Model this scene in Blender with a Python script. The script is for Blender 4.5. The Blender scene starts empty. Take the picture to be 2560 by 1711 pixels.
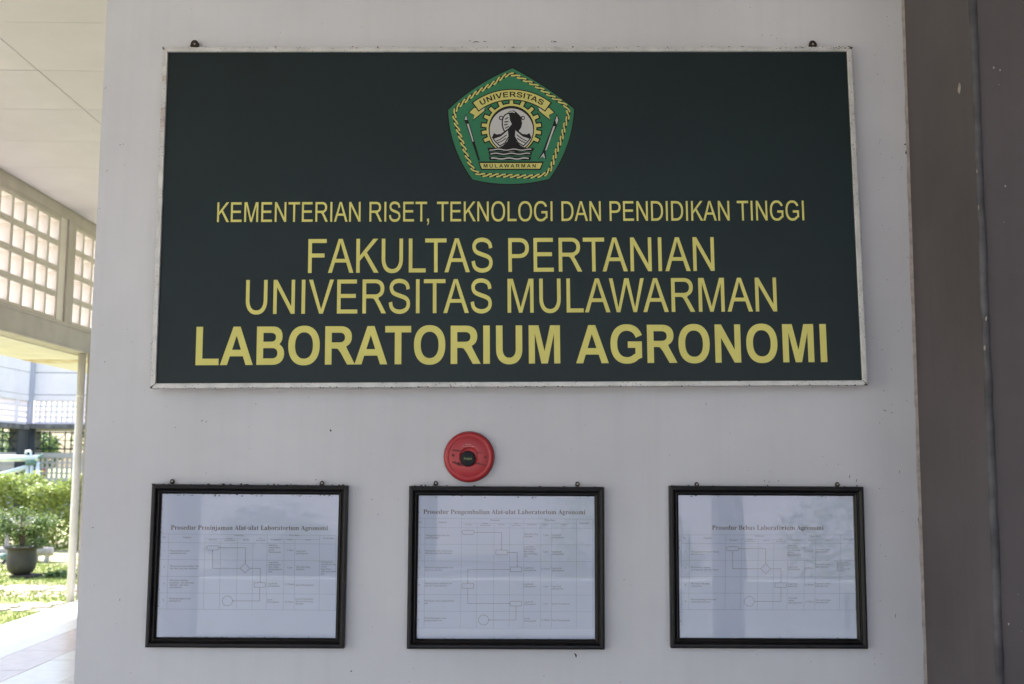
import bpy, bmesh, math, random, json
from mathutils import Vector, Matrix
R = math.radians
scene = bpy.context.scene
C = scene.collection
random.seed(7)

# ------------------------------------------------------------------ camera
F_PX, D, EYE = 2750.0, 3.1, 1.45          # focal length in photo pixels, distance to the wall, eye height
PITCH, YAW, ROLL = 0.1104, 0.0105, 0.0068
c_, s_ = math.cos(PITCH), math.sin(PITCH)
cy_, sy_ = math.cos(YAW), math.sin(YAW)
right0 = Vector((cy_, -sy_, 0)); up0 = Vector((-s_ * sy_, -s_ * cy_, c_)); FWD = Vector((c_ * sy_, c_ * cy_, s_))
RIGHT = right0 * math.cos(ROLL) + up0 * math.sin(ROLL)
UP = -right0 * math.sin(ROLL) + up0 * math.cos(ROLL)
EYEP = Vector((0, -D, EYE))
cd = bpy.data.cameras.new('camera'); cam = bpy.data.objects.new('camera', cd); C.objects.link(cam)
M = Matrix((RIGHT, UP, -FWD)).transposed().to_4x4(); M.translation = EYEP
cam.matrix_world = M
cd.sensor_width = 36; cd.lens = F_PX / 2560 * 36
cd.clip_start = 0.05; cd.clip_end = 600
cd.dof.use_dof = True; cd.dof.focus_distance = 3.1; cd.dof.aperture_fstop = 6.5
scene.camera = cam

# ------------------------------------------------------------------ sky, sun, exposure
SUN_EL, SUN_AZ = R(58), R(-65)            # azimuth clockwise from +Y: the sun stands beyond the wall, to the left
w = bpy.data.worlds.new('World'); scene.world = w; w.use_nodes = True
nt = w.node_tree; nt.nodes.clear()
sky = nt.nodes.new('ShaderNodeTexSky'); sky.sky_type = 'NISHITA'; sky.sun_disc = False
sky.sun_elevation = SUN_EL; sky.sun_rotation = SUN_AZ
sky.air_density = 1.0; sky.dust_density = 3.0; sky.ozone_density = 1.0
bg = nt.nodes.new('ShaderNodeBackground'); bg.inputs[1].default_value = 0.14
wo = nt.nodes.new('ShaderNodeOutputWorld')
nt.links.new(sky.outputs[0], bg.inputs[0]); nt.links.new(bg.outputs[0], wo.inputs[0])
sd = bpy.data.lights.new('sun', 'SUN'); sd.energy = 3.5; sd.angle = R(0.8); sd.color = (1, .975, .95)
sun = bpy.data.objects.new('sun', sd); C.objects.link(sun)
sv = Vector((math.cos(SUN_EL) * math.sin(SUN_AZ), math.cos(SUN_EL) * math.cos(SUN_AZ), math.sin(SUN_EL)))
sun.rotation_euler = sv.to_track_quat('Z', 'Y').to_euler(); sun.location = sv * 50
vs = scene.view_settings
vs.view_transform = 'Standard'; vs.look = 'None'; vs.gamma = 1; vs.use_curve_mapping = False
vs.exposure = 2.24
scene.cycles.max_bounces = 10; scene.cycles.diffuse_bounces = 6; scene.cycles.transparent_max_bounces = 12
scene.cycles.use_denoising = True
scene.cycles.sample_clamp_indirect = 6
scene.cycles.caustics_reflective = False; scene.cycles.caustics_refractive = False

# ------------------------------------------------------------------ helpers
def ray(px, py):
    return (RIGHT * (px - 1280) - UP * (py - 855.5)) / F_PX + FWD
def on(px, py, X=None, Y=None, Z=None):   # where the line of sight through a photo pixel meets a real plane
    d = ray(px, py)
    t = (X / d.x) if X is not None else ((Y + D) / d.y if Y is not None else (Z - EYE) / d.z)
    return EYEP + d * t

ROOT = {}
def tag(o, label=None, cat=None, group=None, kind=None):
    if label: o['label'] = label
    if cat: o['category'] = cat
    if group: o['group'] = group
    if kind: o['kind'] = kind
    return o
def empty(name, loc, label, cat, group=None, mat4=None):
    o = bpy.data.objects.new(name, None); C.objects.link(o); o.empty_display_size = .1
    m = mat4 if mat4 is not None else Matrix.Translation(Vector(loc))
    o.matrix_world = m; ROOT[o.name] = m.inverted()
    return tag(o, label, cat, group)

class MB:
    """collects boxes, tubes and polygons, then links them as one mesh object"""
    def __init__(s): s.v = []; s.f = []
    def add(s, v, f):
        n = len(s.v); s.v += [tuple(p) for p in v]; s.f += [tuple(i + n for i in q) for q in f]; return s
    def box(s, x0, x1, y0, y1, z0, z1):
        return s.add([(x0,y0,z0),(x1,y0,z0),(x1,y1,z0),(x0,y1,z0),(x0,y0,z1),(x1,y0,z1),(x1,y1,z1),(x0,y1,z1)],
                     [(0,3,2,1),(4,5,6,7),(0,1,5,4),(1,2,6,5),(2,3,7,6),(3,0,4,7)])
    def tube(s, p0, p1, r0, r1=None, n=10, cap=True):
        p0, p1 = Vector(p0), Vector(p1); r1 = r0 if r1 is None else r1
        d = (p1 - p0).normalized(); a = d.orthogonal().normalized(); b = d.cross(a)
        v = []
        for p, r in ((p0, r0), (p1, r1)):
            for i in range(n):
                t = 2 * math.pi * i / n; v.append(p + a * math.cos(t) * r + b * math.sin(t) * r)
        f = [(i, (i + 1) % n, n + (i + 1) % n, n + i) for i in range(n)]
        if cap: f += [tuple(range(n - 1, -1, -1)), tuple(range(n, 2 * n))]
        return s.add(v, f)
    def path(s, pts, r, n=8):
        for i in range(len(pts) - 1): s.tube(pts[i], pts[i + 1], r if not isinstance(r, list) else r[i], None if not isinstance(r, list) else r[i + 1], n)
        return s
    def lathe(s, c, prof, n=32, axis='Z'):
        c = Vector(c); v = []
        for r, h in prof:
            for i in range(n):
                t = 2 * math.pi * i / n
                v.append(c + (Vector((r * math.cos(t), r * math.sin(t), h)) if axis == 'Z' else Vector((r * math.cos(t), -h, r * math.sin(t)))))
        m = len(prof); f = []
        for j in range(m - 1):
            for i in range(n): f.append((j*n+i, j*n+(i+1)%n, (j+1)*n+(i+1)%n, (j+1)*n+i))
        f.append(tuple(range(n - 1, -1, -1))); f.append(tuple(range((m-1)*n, m*n)))
        return s.add(v, f)
    def build(s, name, m, parent=None, smooth=False, local=False, bevel=0):
        me = bpy.data.meshes.new(name)
        inv = None
        if parent is not None and not local:
            r = parent
            while r.parent: r = r.parent
            inv = ROOT.get(r.name)
        vv = [inv @ Vector(p) for p in s.v] if inv is not None else s.v
        me.from_pydata([tuple(p) for p in vv], [], s.f)
        bm = bmesh.new(); bm.from_mesh(me)
        bmesh.ops.recalc_face_normals(bm, faces=bm.faces)
        bm.to_mesh(me); bm.free()
        if smooth:
            for p in me.polygons: p.use_smooth = True
        me.materials.append(m)
        o = bpy.data.objects.new(name, me); C.objects.link(o)
        if parent is not None: o.parent = parent
        if bevel:
            b = o.modifiers.new('bevel', 'BEVEL'); b.width = bevel; b.segments = 2; b.limit_method = 'ANGLE'
        return o

def flat(name, contours, m, parent, place, thick=.0002):
    """contours (outer and holes, in 2D) filled as one thin mesh; place maps 2D + height to the parent's local space"""
    cu = bpy.data.curves.new(name, 'CURVE'); cu.dimensions = '2D'; cu.fill_mode = 'BOTH'
    for ct in contours:
        sp = cu.splines.new('POLY'); sp.points.add(len(ct) - 1)
        for i, p in enumerate(ct): sp.points[i].co = (p[0], p[1], 0, 1)
        sp.use_cyclic_u = True
    o = bpy.data.objects.new(name, cu); C.objects.link(o)
    dg = bpy.context.evaluated_depsgraph_get()
    me = bpy.data.meshes.new_from_object(o.evaluated_get(dg))
    bpy.data.objects.remove(o); bpy.data.curves.remove(cu)
    v = [v.co.copy() for v in me.vertices]; f = [tuple(p.vertices) for p in me.polygons]
    bpy.data.meshes.remove(me)
    # solid: front copy plus rim
    bm = bmesh.new(); vs_ = [bm.verts.new(p) for p in v]
    for q in f:
        try: bm.faces.new([vs_[i] for i in q])
        except ValueError: pass
    bmesh.ops.remove_doubles(bm, verts=bm.verts, dist=1e-7)
    bmesh.ops.recalc_face_normals(bm, faces=bm.faces)
    ext = bmesh.ops.extrude_face_region(bm, geom=list(bm.faces))
    for g in ext['geom']:
        if isinstance(g, bmesh.types.BMVert): g.co.z += thick
    for q in bm.verts: q.co = Vector(place(q.co.x, q.co.y, q.co.z))
    bmesh.ops.recalc_face_normals(bm, faces=bm.faces)
    me = bpy.data.meshes.new(name); bm.to_mesh(me); bm.free(); me.materials.append(m)
    ob = bpy.data.objects.new(name, me); C.objects.link(ob); ob.parent = parent
    return ob

# ------------------------------------------------------------------ materials
def mat(name, col, rough=.7, var=.08, scale=6, bump=0., bscale=80, spec=.4, metal=0, coat=0, specks=None, streak=0, col2=None, detail=5, space='Object', speck_scale=30, speck_cut=.04, emit=None, trans=0):
    m = bpy.data.materials.new(name); m.use_nodes = True; t = m.node_tree; N = t.nodes; L = t.links
    b = N['Principled BSDF']; b.inputs['Roughness'].default_value = rough; b.inputs['Metallic'].default_value = metal
    b.inputs['Specular IOR Level'].default_value = spec
    if coat: b.inputs['Coat Weight'].default_value = coat; b.inputs['Coat Roughness'].default_value = .03
    tc = N.new('ShaderNodeTexCoord'); co = tc.outputs[space]
    nz = N.new('ShaderNodeTexNoise'); nz.inputs['Scale'].default_value = scale; nz.inputs['Detail'].default_value = detail; nz.inputs['Roughness'].default_value = .6
    L.new(co, nz.inputs['Vector'])
    ramp = N.new('ShaderNodeValToRGB'); ramp.color_ramp.elements[0].position = .3; ramp.color_ramp.elements[1].position = .7
    c2 = col2 or tuple(x * (1 - var * 2) for x in col); c1 = col if col2 else tuple(min(1, x * (1 + var)) for x in col)
    ramp.color_ramp.elements[0].color = (*c2, 1); ramp.color_ramp.elements[1].color = (*c1, 1)
    L.new(nz.outputs['Fac'], ramp.inputs[0]); out = ramp.outputs[0]
    def mix(fac, a, colr):
        mx = N.new('ShaderNodeMix'); mx.data_type = 'RGBA'; L.new(fac, mx.inputs[0]); L.new(a, mx.inputs[6]); mx.inputs[7].default_value = (*colr, 1); return mx.outputs[2]
    if streak:
        mp = N.new('ShaderNodeMapping'); mp.inputs['Scale'].default_value = (9, 9, .35); L.new(co, mp.inputs[0])
        n2 = N.new('ShaderNodeTexNoise'); n2.inputs['Scale'].default_value = 3; n2.inputs['Detail'].default_value = 8; L.new(mp.outputs[0], n2.inputs['Vector'])
        mr = N.new('ShaderNodeMapRange'); mr.inputs[1].default_value = .5; mr.inputs[2].default_value = .8; mr.inputs[4].default_value = streak; L.new(n2.outputs['Fac'], mr.inputs[0])
        out = mix(mr.outputs[0], out, tuple(x * .55 for x in col))
    if specks:
        vo = N.new('ShaderNodeTexVoronoi'); vo.inputs['Scale'].default_value = speck_scale; vo.inputs['Randomness'].default_value = 1; L.new(co, vo.inputs['Vector'])
        n3 = N.new('ShaderNodeTexNoise'); n3.inputs['Scale'].default_value = 2.2; L.new(co, n3.inputs['Vector'])
        mu = N.new('ShaderNodeMath'); mu.operation = 'MULTIPLY'; mu.inputs[1].default_value = speck_cut * 2; L.new(n3.outputs['Fac'], mu.inputs[0])
        lt = N.new('ShaderNodeMath'); lt.operation = 'LESS_THAN'; L.new(vo.outputs['Distance'], lt.inputs[0]); L.new(mu.outputs[0], lt.inputs[1])
        m3 = N.new('ShaderNodeMath'); m3.operation = 'MULTIPLY'; m3.inputs[1].default_value = .6; L.new(lt.outputs[0], m3.inputs[0])
        out = mix(m3.outputs[0], out, specks)
    L.new(out, b.inputs['Base Color'])
    if bump:
        n4 = N.new('ShaderNodeTexNoise'); n4.inputs['Scale'].default_value = bscale; n4.inputs['Detail'].default_value = 6; L.new(co, n4.inputs['Vector'])
        bp = N.new('ShaderNodeBump'); bp.inputs['Strength'].default_value = bump; bp.inputs['Distance'].default_value = .004
        L.new(n4.outputs['Fac'], bp.inputs['Height']); L.new(bp.outputs[0], b.inputs['Normal'])
    if trans:   # leaves let some light through
        tr = N.new('ShaderNodeBsdfTranslucent'); L.new(out, tr.inputs[0])
        ms = N.new('ShaderNodeMixShader'); ms.inputs[0].default_value = trans
        L.new(b.outputs[0], ms.inputs[1]); L.new(tr.outputs[0], ms.inputs[2]); L.new(ms.outputs[0], N['Material Output'].inputs[0])
    return m

def leafmat(name, a, b_, trans=.35):
    m = bpy.data.materials.new(name); m.use_nodes = True; t = m.node_tree; N = t.nodes; L = t.links
    b = N['Principled BSDF']; b.inputs['Roughness'].default_value = .45
    g = N.new('ShaderNodeNewGeometry'); ra = N.new('ShaderNodeValToRGB')
    ra.color_ramp.elements[0].color = (*a, 1); ra.color_ramp.elements[1].color = (*b_, 1)
    L.new(g.outputs['Random Per Island'], ra.inputs[0]); L.new(ra.outputs[0], b.inputs['Base Color'])
    tr = N.new('ShaderNodeBsdfTranslucent'); L.new(ra.outputs[0], tr.inputs[0])
    ms = N.new('ShaderNodeMixShader'); ms.inputs[0].default_value = trans
    L.new(b.outputs[0], ms.inputs[1]); L.new(tr.outputs[0], ms.inputs[2]); L.new(ms.outputs[0], N['Material Output'].inputs[0])
    return m

m_wall = mat('wall_paint', (.610, .590, .605), .62, .055, 1.1, .12, 45, .35, specks=(.16, .14, .12), streak=.10, speck_scale=26, speck_cut=.035)
m_edge = mat('chipped_edge', (.50, .43, .39), .8, .2, 30, .3, 60, streak=.2)
m_taupe = mat('taupe_paint', (.104, .086, .086), .55, .10, 2.5, .12, 40, .4, specks=(.30, .28, .26), streak=.25, speck_scale=14, speck_cut=.02)
m_bead = mat('grey_corner_bead', (.098, .090, .094), .65, .25, 14, .25, 60, .3, streak=.4)
m_ceil = mat('ceiling_panel', (.56, .53, .545), .8, .03, 2, .03, 60, .2)
m_ceilback = mat('ceiling_joint', (.10, .09, .08), .9)
m_cream = mat('cream_paint', (.72, .66, .62), .7, .06, 3, .05, 50, streak=.12)
m_beige = mat('beige_paint', (.47, .42, .385), .7, .06, 4, .08, 50, streak=.15)
m_block = mat('vent_block', (.63, .575, .53), .75, .06, 5, .06, 60)
m_pipe = mat('pipe_plastic', (.64, .60, .585), .4, .06, 5, 0, 50, .5, streak=.15)
m_tile = mat('white_floor_tile', (.54, .53, .52), .22, .04, 9, .02, 30, .5)
m_tile2 = mat('pinkish_floor_tile', (.42, .35, .325), .25, .07, 9, .02, 30, .5)
m_grout = mat('grout', (.22, .21, .20), .9, .15, 12)
m_board = mat('green_sign_face', (.0036, .0118, .0112), .38, .12, 3, .05, 140, .32, specks=(.05, .055, .05), speck_scale=55, speck_cut=.03)
m_yellow = mat('yellow_lettering', (.70, .625, .18), .55, .04, 5, .04, 90, .2, specks=(.28, .2, .06), speck_scale=40, speck_cut=.035)
m_alu = mat('aluminium_frame', (.60, .57, .54), .45, .12, 16, .2, 120, .5, metal=.25, specks=(.12, .07, .045), speck_scale=110, speck_cut=.17)
m_rust = mat('rust', (.05, .033, .024), .9, .3, 60, .4, 150)
m_screw = mat('screw_metal', (.55, .53, .5), .4, .2, 80, metal=.7)
m_frame = mat('dark_brown_frame', (.0100, .0075, .0080), .36, .25, 30, .10, 160, .28)
m_paper = mat('poster_paper', (.86, .83, .95), .6, .03, 3, 0)
m_ink = mat('faded_print', (.21, .14, .12), .7, .1, 30)
m_faint = mat('faded_table_lines', (.44, .45, .52), .7, .05, 30)
m_softink = mat('faded_small_print', (.25, .225, .25), .7, .1, 30)
m_red = mat('red_plastic', (.40, .020, .024), .36, .10, 9, .08, 70, .5, streak=.0)
m_smear = mat('dirt_smear', (.17, .035, .033), .8, .3, 60)
m_black = mat('black_plastic', (.008, .008, .010), .4, .1, 20, spec=.2)
m_olive = mat('olive_print', (.26, .30, .12), .6)
m_pinkprint = mat('pale_print', (.62, .35, .33), .6)
m_dirt = mat('dirt', (.045, .032, .025), .95, .4, 90)
m_egreen = mat('emblem_green', (.034, .175, .085), .5, .06, 6, .03, 90, .2)
m_eblack = mat('emblem_black', (.012, .009, .009), .5, .05, 6, 0, spec=.2)
m_eyellow = mat('emblem_yellow', (.58, .52, .16), .5, .04, 6, .03, 90, .2)
m_ewhite = mat('emblem_white', (.52, .50, .48), .5, .04, 6, .03, 90, .2)
m_facade = mat('white_facade', (.93, .86, .89), .8, .04, .7, .05, 6, streak=.06)
m_slate = mat('pilaster_paint', (.46, .46, .54), .8, .05, 1, streak=.05)
m_dcol = mat('dark_column_paint', (.075, .078, .09), .7, .12, 2, streak=.2)
m_slab = mat('stained_concrete', (.20, .19, .19), .9, .35, 2.5, .2, 12)
m_grill = mat('dark_green_iron', (.012, .03, .025), .5, .1, 10)
m_white = mat('white_pvc', (.74, .76, .73), .4, .05, 5, streak=.12)
m_wrap = mat('green_wrapping', (.16, .25, .21), .85, .3, 14, .4, 30)
m_pot = mat('pot_clay', (.060, .054, .042), .6, .35, 5, .3, 18, col2=(.026, .024, .022))
m_log = mat('weathered_bench', (.42, .37, .34), .85, .2, 8, .3, 25)
m_bark = mat('bark', (.12, .085, .06), .9, .3, 12, .5, 30)
m_stone = mat('paving_stone', (.40, .35, .30), .9, .15, 5, .4, 20)
m_brick = mat('dark_brick', (.05, .038, .03), .9, .2, 9, .3, 20)
m_redpost = mat('red_paint', (.5, .03, .03), .5)
m_stain = mat('water_stained_plaster', (.72, .66, .55), .8, .3, 6, .1, 20, col2=(.40, .24, .12))
m_leafH = leafmat('hedge_leaves', (.16, .21, .035), (.34, .40, .11))
m_leafP = leafmat('shrub_leaves', (.06, .11, .03), (.20, .26, .09))
m_leafT = leafmat('tree_leaves', (.05, .10, .03), (.15, .22, .07))
m_grassb = leafmat('grass_blades', (.14, .19, .035), (.27, .31, .09), .3)

def ground_mat():
    m = bpy.data.materials.new('garden_soil_and_grass'); m.use_nodes = True; t = m.node_tree; N = t.nodes; L = t.links
    b = N['Principled BSDF']; b.inputs['Roughness'].default_value = .95
    tc = N.new('ShaderNodeTexCoord')
    def nz(s, d): n = N.new('ShaderNodeTexNoise'); n.inputs['Scale'].default_value = s; n.inputs['Detail'].default_value = d; L.new(tc.outputs['Object'], n.inputs['Vector']); return n.outputs['Fac']
    r1 = N.new('ShaderNodeValToRGB'); e = r1.color_ramp.elements; e[0].position = .35; e[1].position = .62
    e[0].color = (.14, .18, .05, 1); e[1].color = (.23, .24, .09, 1); L.new(nz(3.5, 10), r1.inputs[0])
    r2 = N.new('ShaderNodeValToRGB'); e = r2.color_ramp.elements; e[0].position = .54; e[1].position = .60; e[0].color = (0, 0, 0, 1); e[1].color = (1, 1, 1, 1); L.new(nz(1.1, 9), r2.inputs[0])
    mx = N.new('ShaderNodeMix'); mx.data_type = 'RGBA'; L.new(r2.outputs[0], mx.inputs[0]); L.new(r1.outputs[0], mx.inputs[6]); mx.inputs[7].default_value = (.36, .31, .22, 1)
    L.new(mx.outputs[2], b.inputs['Base Color'])
    bp = N.new('ShaderNodeBump'); bp.inputs['Strength'].default_value = .6; bp.inputs['Distance'].default_value = .05; L.new(nz(40, 6), bp.inputs['Height']); L.new(bp.outputs[0], b.inputs['Normal'])
    return m
m_ground = ground_mat()

def glass_mat():
    m = bpy.data.materials.new('picture_glass'); m.use_nodes = True; t = m.node_tree; N = t.nodes; L = t.links
    N.remove(N['Principled BSDF'])
    tr = N.new('ShaderNodeBsdfTransparent'); tr.inputs[0].default_value = (.95, .97, .98, 1)
    gl = N.new('ShaderNodeBsdfGlossy'); gl.inputs['Roughness'].default_value = .015
    fr = N.new('ShaderNodeFresnel'); fr.inputs[0].default_value = 1.34
    ms = N.new('ShaderNodeMixShader'); L.new(fr.outputs[0], ms.inputs[0]); L.new(tr.outputs[0], ms.inputs[1]); L.new(gl.outputs[0], ms.inputs[2])
    L.new(ms.outputs[0], N['Material Output'].inputs[0])
    return m
m_glass = glass_mat()

# ------------------------------------------------------------------ letters
def se(cx, cy, rx, ry, a0, a1, n=16, p=2.25):
    o = []
    for i in range(n + 1):
        a = R(a0 + (a1 - a0) * i / n); ca, sa = math.cos(a), math.sin(a)
        o.append((cx + rx * math.copysign(abs(ca) ** (2 / p), ca), cy + ry * math.copysign(abs(sa) ** (2 / p), sa)))
    return o
def stroke(pts, wd, sub=6):
    """butt-ended band of width wd along a smooth line through pts"""
    P = [Vector(p) for p in pts]; Q = []
    for i in range(len(P) - 1):
        a, b, c, d = P[max(i-1, 0)], P[i], P[i+1], P[min(i+2, len(P)-1)]
        for k in range(sub):
            t = k / sub; Q.append(.5 * ((2*b) + (c-a)*t + (2*a-5*b+4*c-d)*t*t + (3*b-a-3*c+d)*t**3))
    Q.append(P[-1]); Lf, Rt = [], []
    for i, q in enumerate(Q):
        d = (Q[min(i+1, len(Q)-1)] - Q[max(i-1, 0)]).normalized(); n = Vector((-d.y, d.x)) * wd / 2
        Lf.append(tuple(q + n)); Rt.append(tuple(q - n))
    return Lf + Rt[::-1]
SP = [(1135,1035),(1085,1225),(930,1350),(657,1400),(390,1345),(247,1195),(245,1030),(325,900),(480,820),(700,752),(930,682),(1085,590),(1148,430),(1105,250),(950,120),(690,66),(420,115),(245,260),(187,480)]
REG = {
'A': (1366, [[(-3,0),(560,1466),(769,1466),(1369,0),(1148,0),(977,444),(364,444),(203,0)],[(420,602),(917,602),(764,1008),(662,1312),(575,1010)]]),
'D': (1479, [[(158,0),(158,1466),(640,1466)]+se(640,733,741,733,90,-90)[1:-1]+[(640,0)],[(352,173),(352,1293),(640,1293)]+se(640,733,541,560,90,-90)[1:-1]+[(640,173)]]),
'E': (1366, [[(162,0),(162,1466),(1222,1466),(1222,1293),(356,1293),(356,844),(1167,844),(1167,672),(356,672),(356,173),(1256,173),(1256,0)]]),
'F': (1251, [[(168,0),(168,1466),(1157,1466),(1157,1293),(362,1293),(362,839),(1050,839),(1050,666),(362,666),(362,0)]]),
'G': (1593, [se(797,733,700,758,27,316,30)+[(1465,245),(1465,747),(843,747),(843,575),(1275,575),(1275,310)]+se(797,733,500,585,-46,-330,30)]),
'I': (569, [[(191,0),(191,1466),(385,1466),(385,0)]]),
'K': (1366, [[(150,0),(150,1466),(344,1466),(344,739),(1072,1466),(1335,1466),(720,872),(1362,0),(1106,0),(584,742),(344,508),(344,0)]]),
'L': (1139, [[(150,0),(150,1466),(344,1466),(344,173),(1066,173),(1066,0)]]),
'M': (1706, [[(152,0),(152,1466),(444,1466),(791,428),(855,215),(930,446),(1295,1466),(1556,1466),(1556,0),(1369,0),(1369,1227),(943,0),(768,0),(344,1248),(344,0)]]),
'N': (1479, [[(156,0),(156,1466),(355,1466),(1125,315),(1125,1466),(1311,1466),(1311,0),(1112,0),(342,1152),(342,0)]]),
'O': (1593, [se(797,733,698,758,0,352,44),se(797,733,498,590,0,352,44)]),
'P': (1366, [[(158,0),(158,1466),(711,1466)]+se(740,1031,540,435,90,-90)[1:]+[(352,596),(352,0)],[(352,769),(352,1293),(720,1293)]+se(740,1031,340,262,90,-90)[1:]]),
'R': (1479, [[(161,0),(161,1466),(811,1466)]+se(830,1066,502,400,90,-68)[1:]+[(1010,620),(1110,500),(1430,0),(1186,0),(940,400),(800,600),(700,651),(355,651),(355,0)],[(355,819),(355,1304),(830,1304)]+se(830,1062,300,243,90,-90)[1:]]),
'S': (1366, [stroke(SP, 184)]),
'T': (1251, [[(531,0),(531,1293),(48,1293),(48,1466),(1210,1466),(1210,1293),(725,1293),(725,0)]]),
'U': (1479, [[(161,1466)]+se(737,610,576,635,180,360,24)+[(1314,1466),(1120,1466)]+se(737,610,383,460,360,180,24)+[(355,1466)]]),
'V': (1366, [[(9,1466),(219,1466),(678,180),(1139,1466),(1347,1466),(773,0),(577,0)]]),
'W': (1933, [[(413,0),(24,1466),(223,1466),(513,195),(855,1466),(1089,1466),(1413,195),(1716,1466),(1911,1466),(1509,0),(1322,0),(966,1226),(613,0)]]),
',': (569, [[(182,0),(182,205),(387,205),(387,0),(360,-150),(280,-240),(235,-290),(185,-213),(262,-140),(284,0)]]),
' ': (569, []),
}
BOLD = {
'A': (1479, [[(1471,0),(1149,0),(1021,333),(435,333),(314,0),(0,0),(571,1466),(884,1466)],[(926,580),(724,1124),(526,580)]]),
'B': (1479, [[(150,0),(150,1466),(780,1466)]+se(870,1090,432,376,90,-40)[1:]+se(850,423,536,423,57,-90),[(446,884),(446,1222),(760,1222)]+se(800,1053,208,169,90,-90)[1:],[(446,247),(446,640),(800,640)]+se(850,443,236,197,90,-90)[1:]]),
'E': (1366, [[(149,0),(149,1466),(1236,1466),(1236,1218),(445,1218),(445,893),(1181,893),(1181,646),(445,646),(445,247),(1264,247),(1264,0)]]),
'G': (1593, [se(825,733,743,758,24,312,30)+[(1504,205),(1504,829),(866,829),(866,582),(1207,582),(1207,365)]+se(825,733,440,508,-52,-335,30)]),
'I': (569, [[(140,0),(140,1466),(436,1466),(436,0)]]),
'L': (1251, [[(157,0),(157,1466),(453,1466),(453,247),(1189,247),(1189,0)]]),
'M': (1706, [[(145,0),(145,1466),(588,1466),(854,466),(1117,1466),(1561,1466),(1561,0),(1286,0),(1286,1154),(995,0),(710,0),(420,1154),(420,0)]]),
'N': (1479, [[(152,0),(152,1466),(440,1466),(1040,487),(1040,1466),(1315,1466),(1315,0),(1018,0),(427,956),(427,0)]]),
'O': (1593, [se(795,733,706,758,0,352,44),se(795,733,403,505,0,352,44)]),
'R': (1479, [[(150,0),(150,1466),(773,1466)]+se(830,1056,520,410,90,-62)[1:]+[(1160,560),(1500,0),(1146,0),(860,440),(720,600),(600,612),(446,612),(446,0)],[(446,846),(446,1218),(800,1218)]+se(810,1032,232,186,90,-90)[1:]]),
'S': (1366, [stroke([(x, 733 + (y - 733) * .94) for x, y in SP], 280)]),
'T': (1251, [[(43,1218),(43,1466),(1208,1466),(1208,1218),(774,1218),(774,0),(478,0),(478,1218)]]),
'U': (1479, [[(147,1466)]+se(740,570,592,595,180,360,24)+[(1331,1466),(1035,1466)]+se(740,570,296,342,360,180,24)+[(443,1466)]]),
'V': (1366, [[(0,1466),(321,1466),(692,381),(1051,1466),(1365,1466),(840,0),(524,0)]]),
'W': (1933, [[(355,0),(5,1466),(308,1466),(529,459),(797,1466),(1149,1466),(1406,442),(1631,1466),(1929,1466),(1573,0),(1259,0),(967,1096),(676,0)]]),
'P': (1366, [[(149,0),(149,1466),(711,1466)]+se(740,1010,520,456,90,-90)[1:]+[(445,553),(445,0)],[(445,801),(445,1218),(700,1218)]+se(730,1010,210,208,90,-90)[1:]]),
'H': (1479, [[(150,0),(150,1466),(446,1466),(446,889),(1026,889),(1026,1466),(1322,1466),(1322,0),(1026,0),(1026,641),(446,641),(446,0)]]),
' ': (569, []),
}
KERN = {'TA': -150, 'LT': -150, 'AT': -150, 'PA': -150, 'AV': -150, 'AW': -75, 'WA': -75, 'RT': -40, 'T,': -225}
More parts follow.
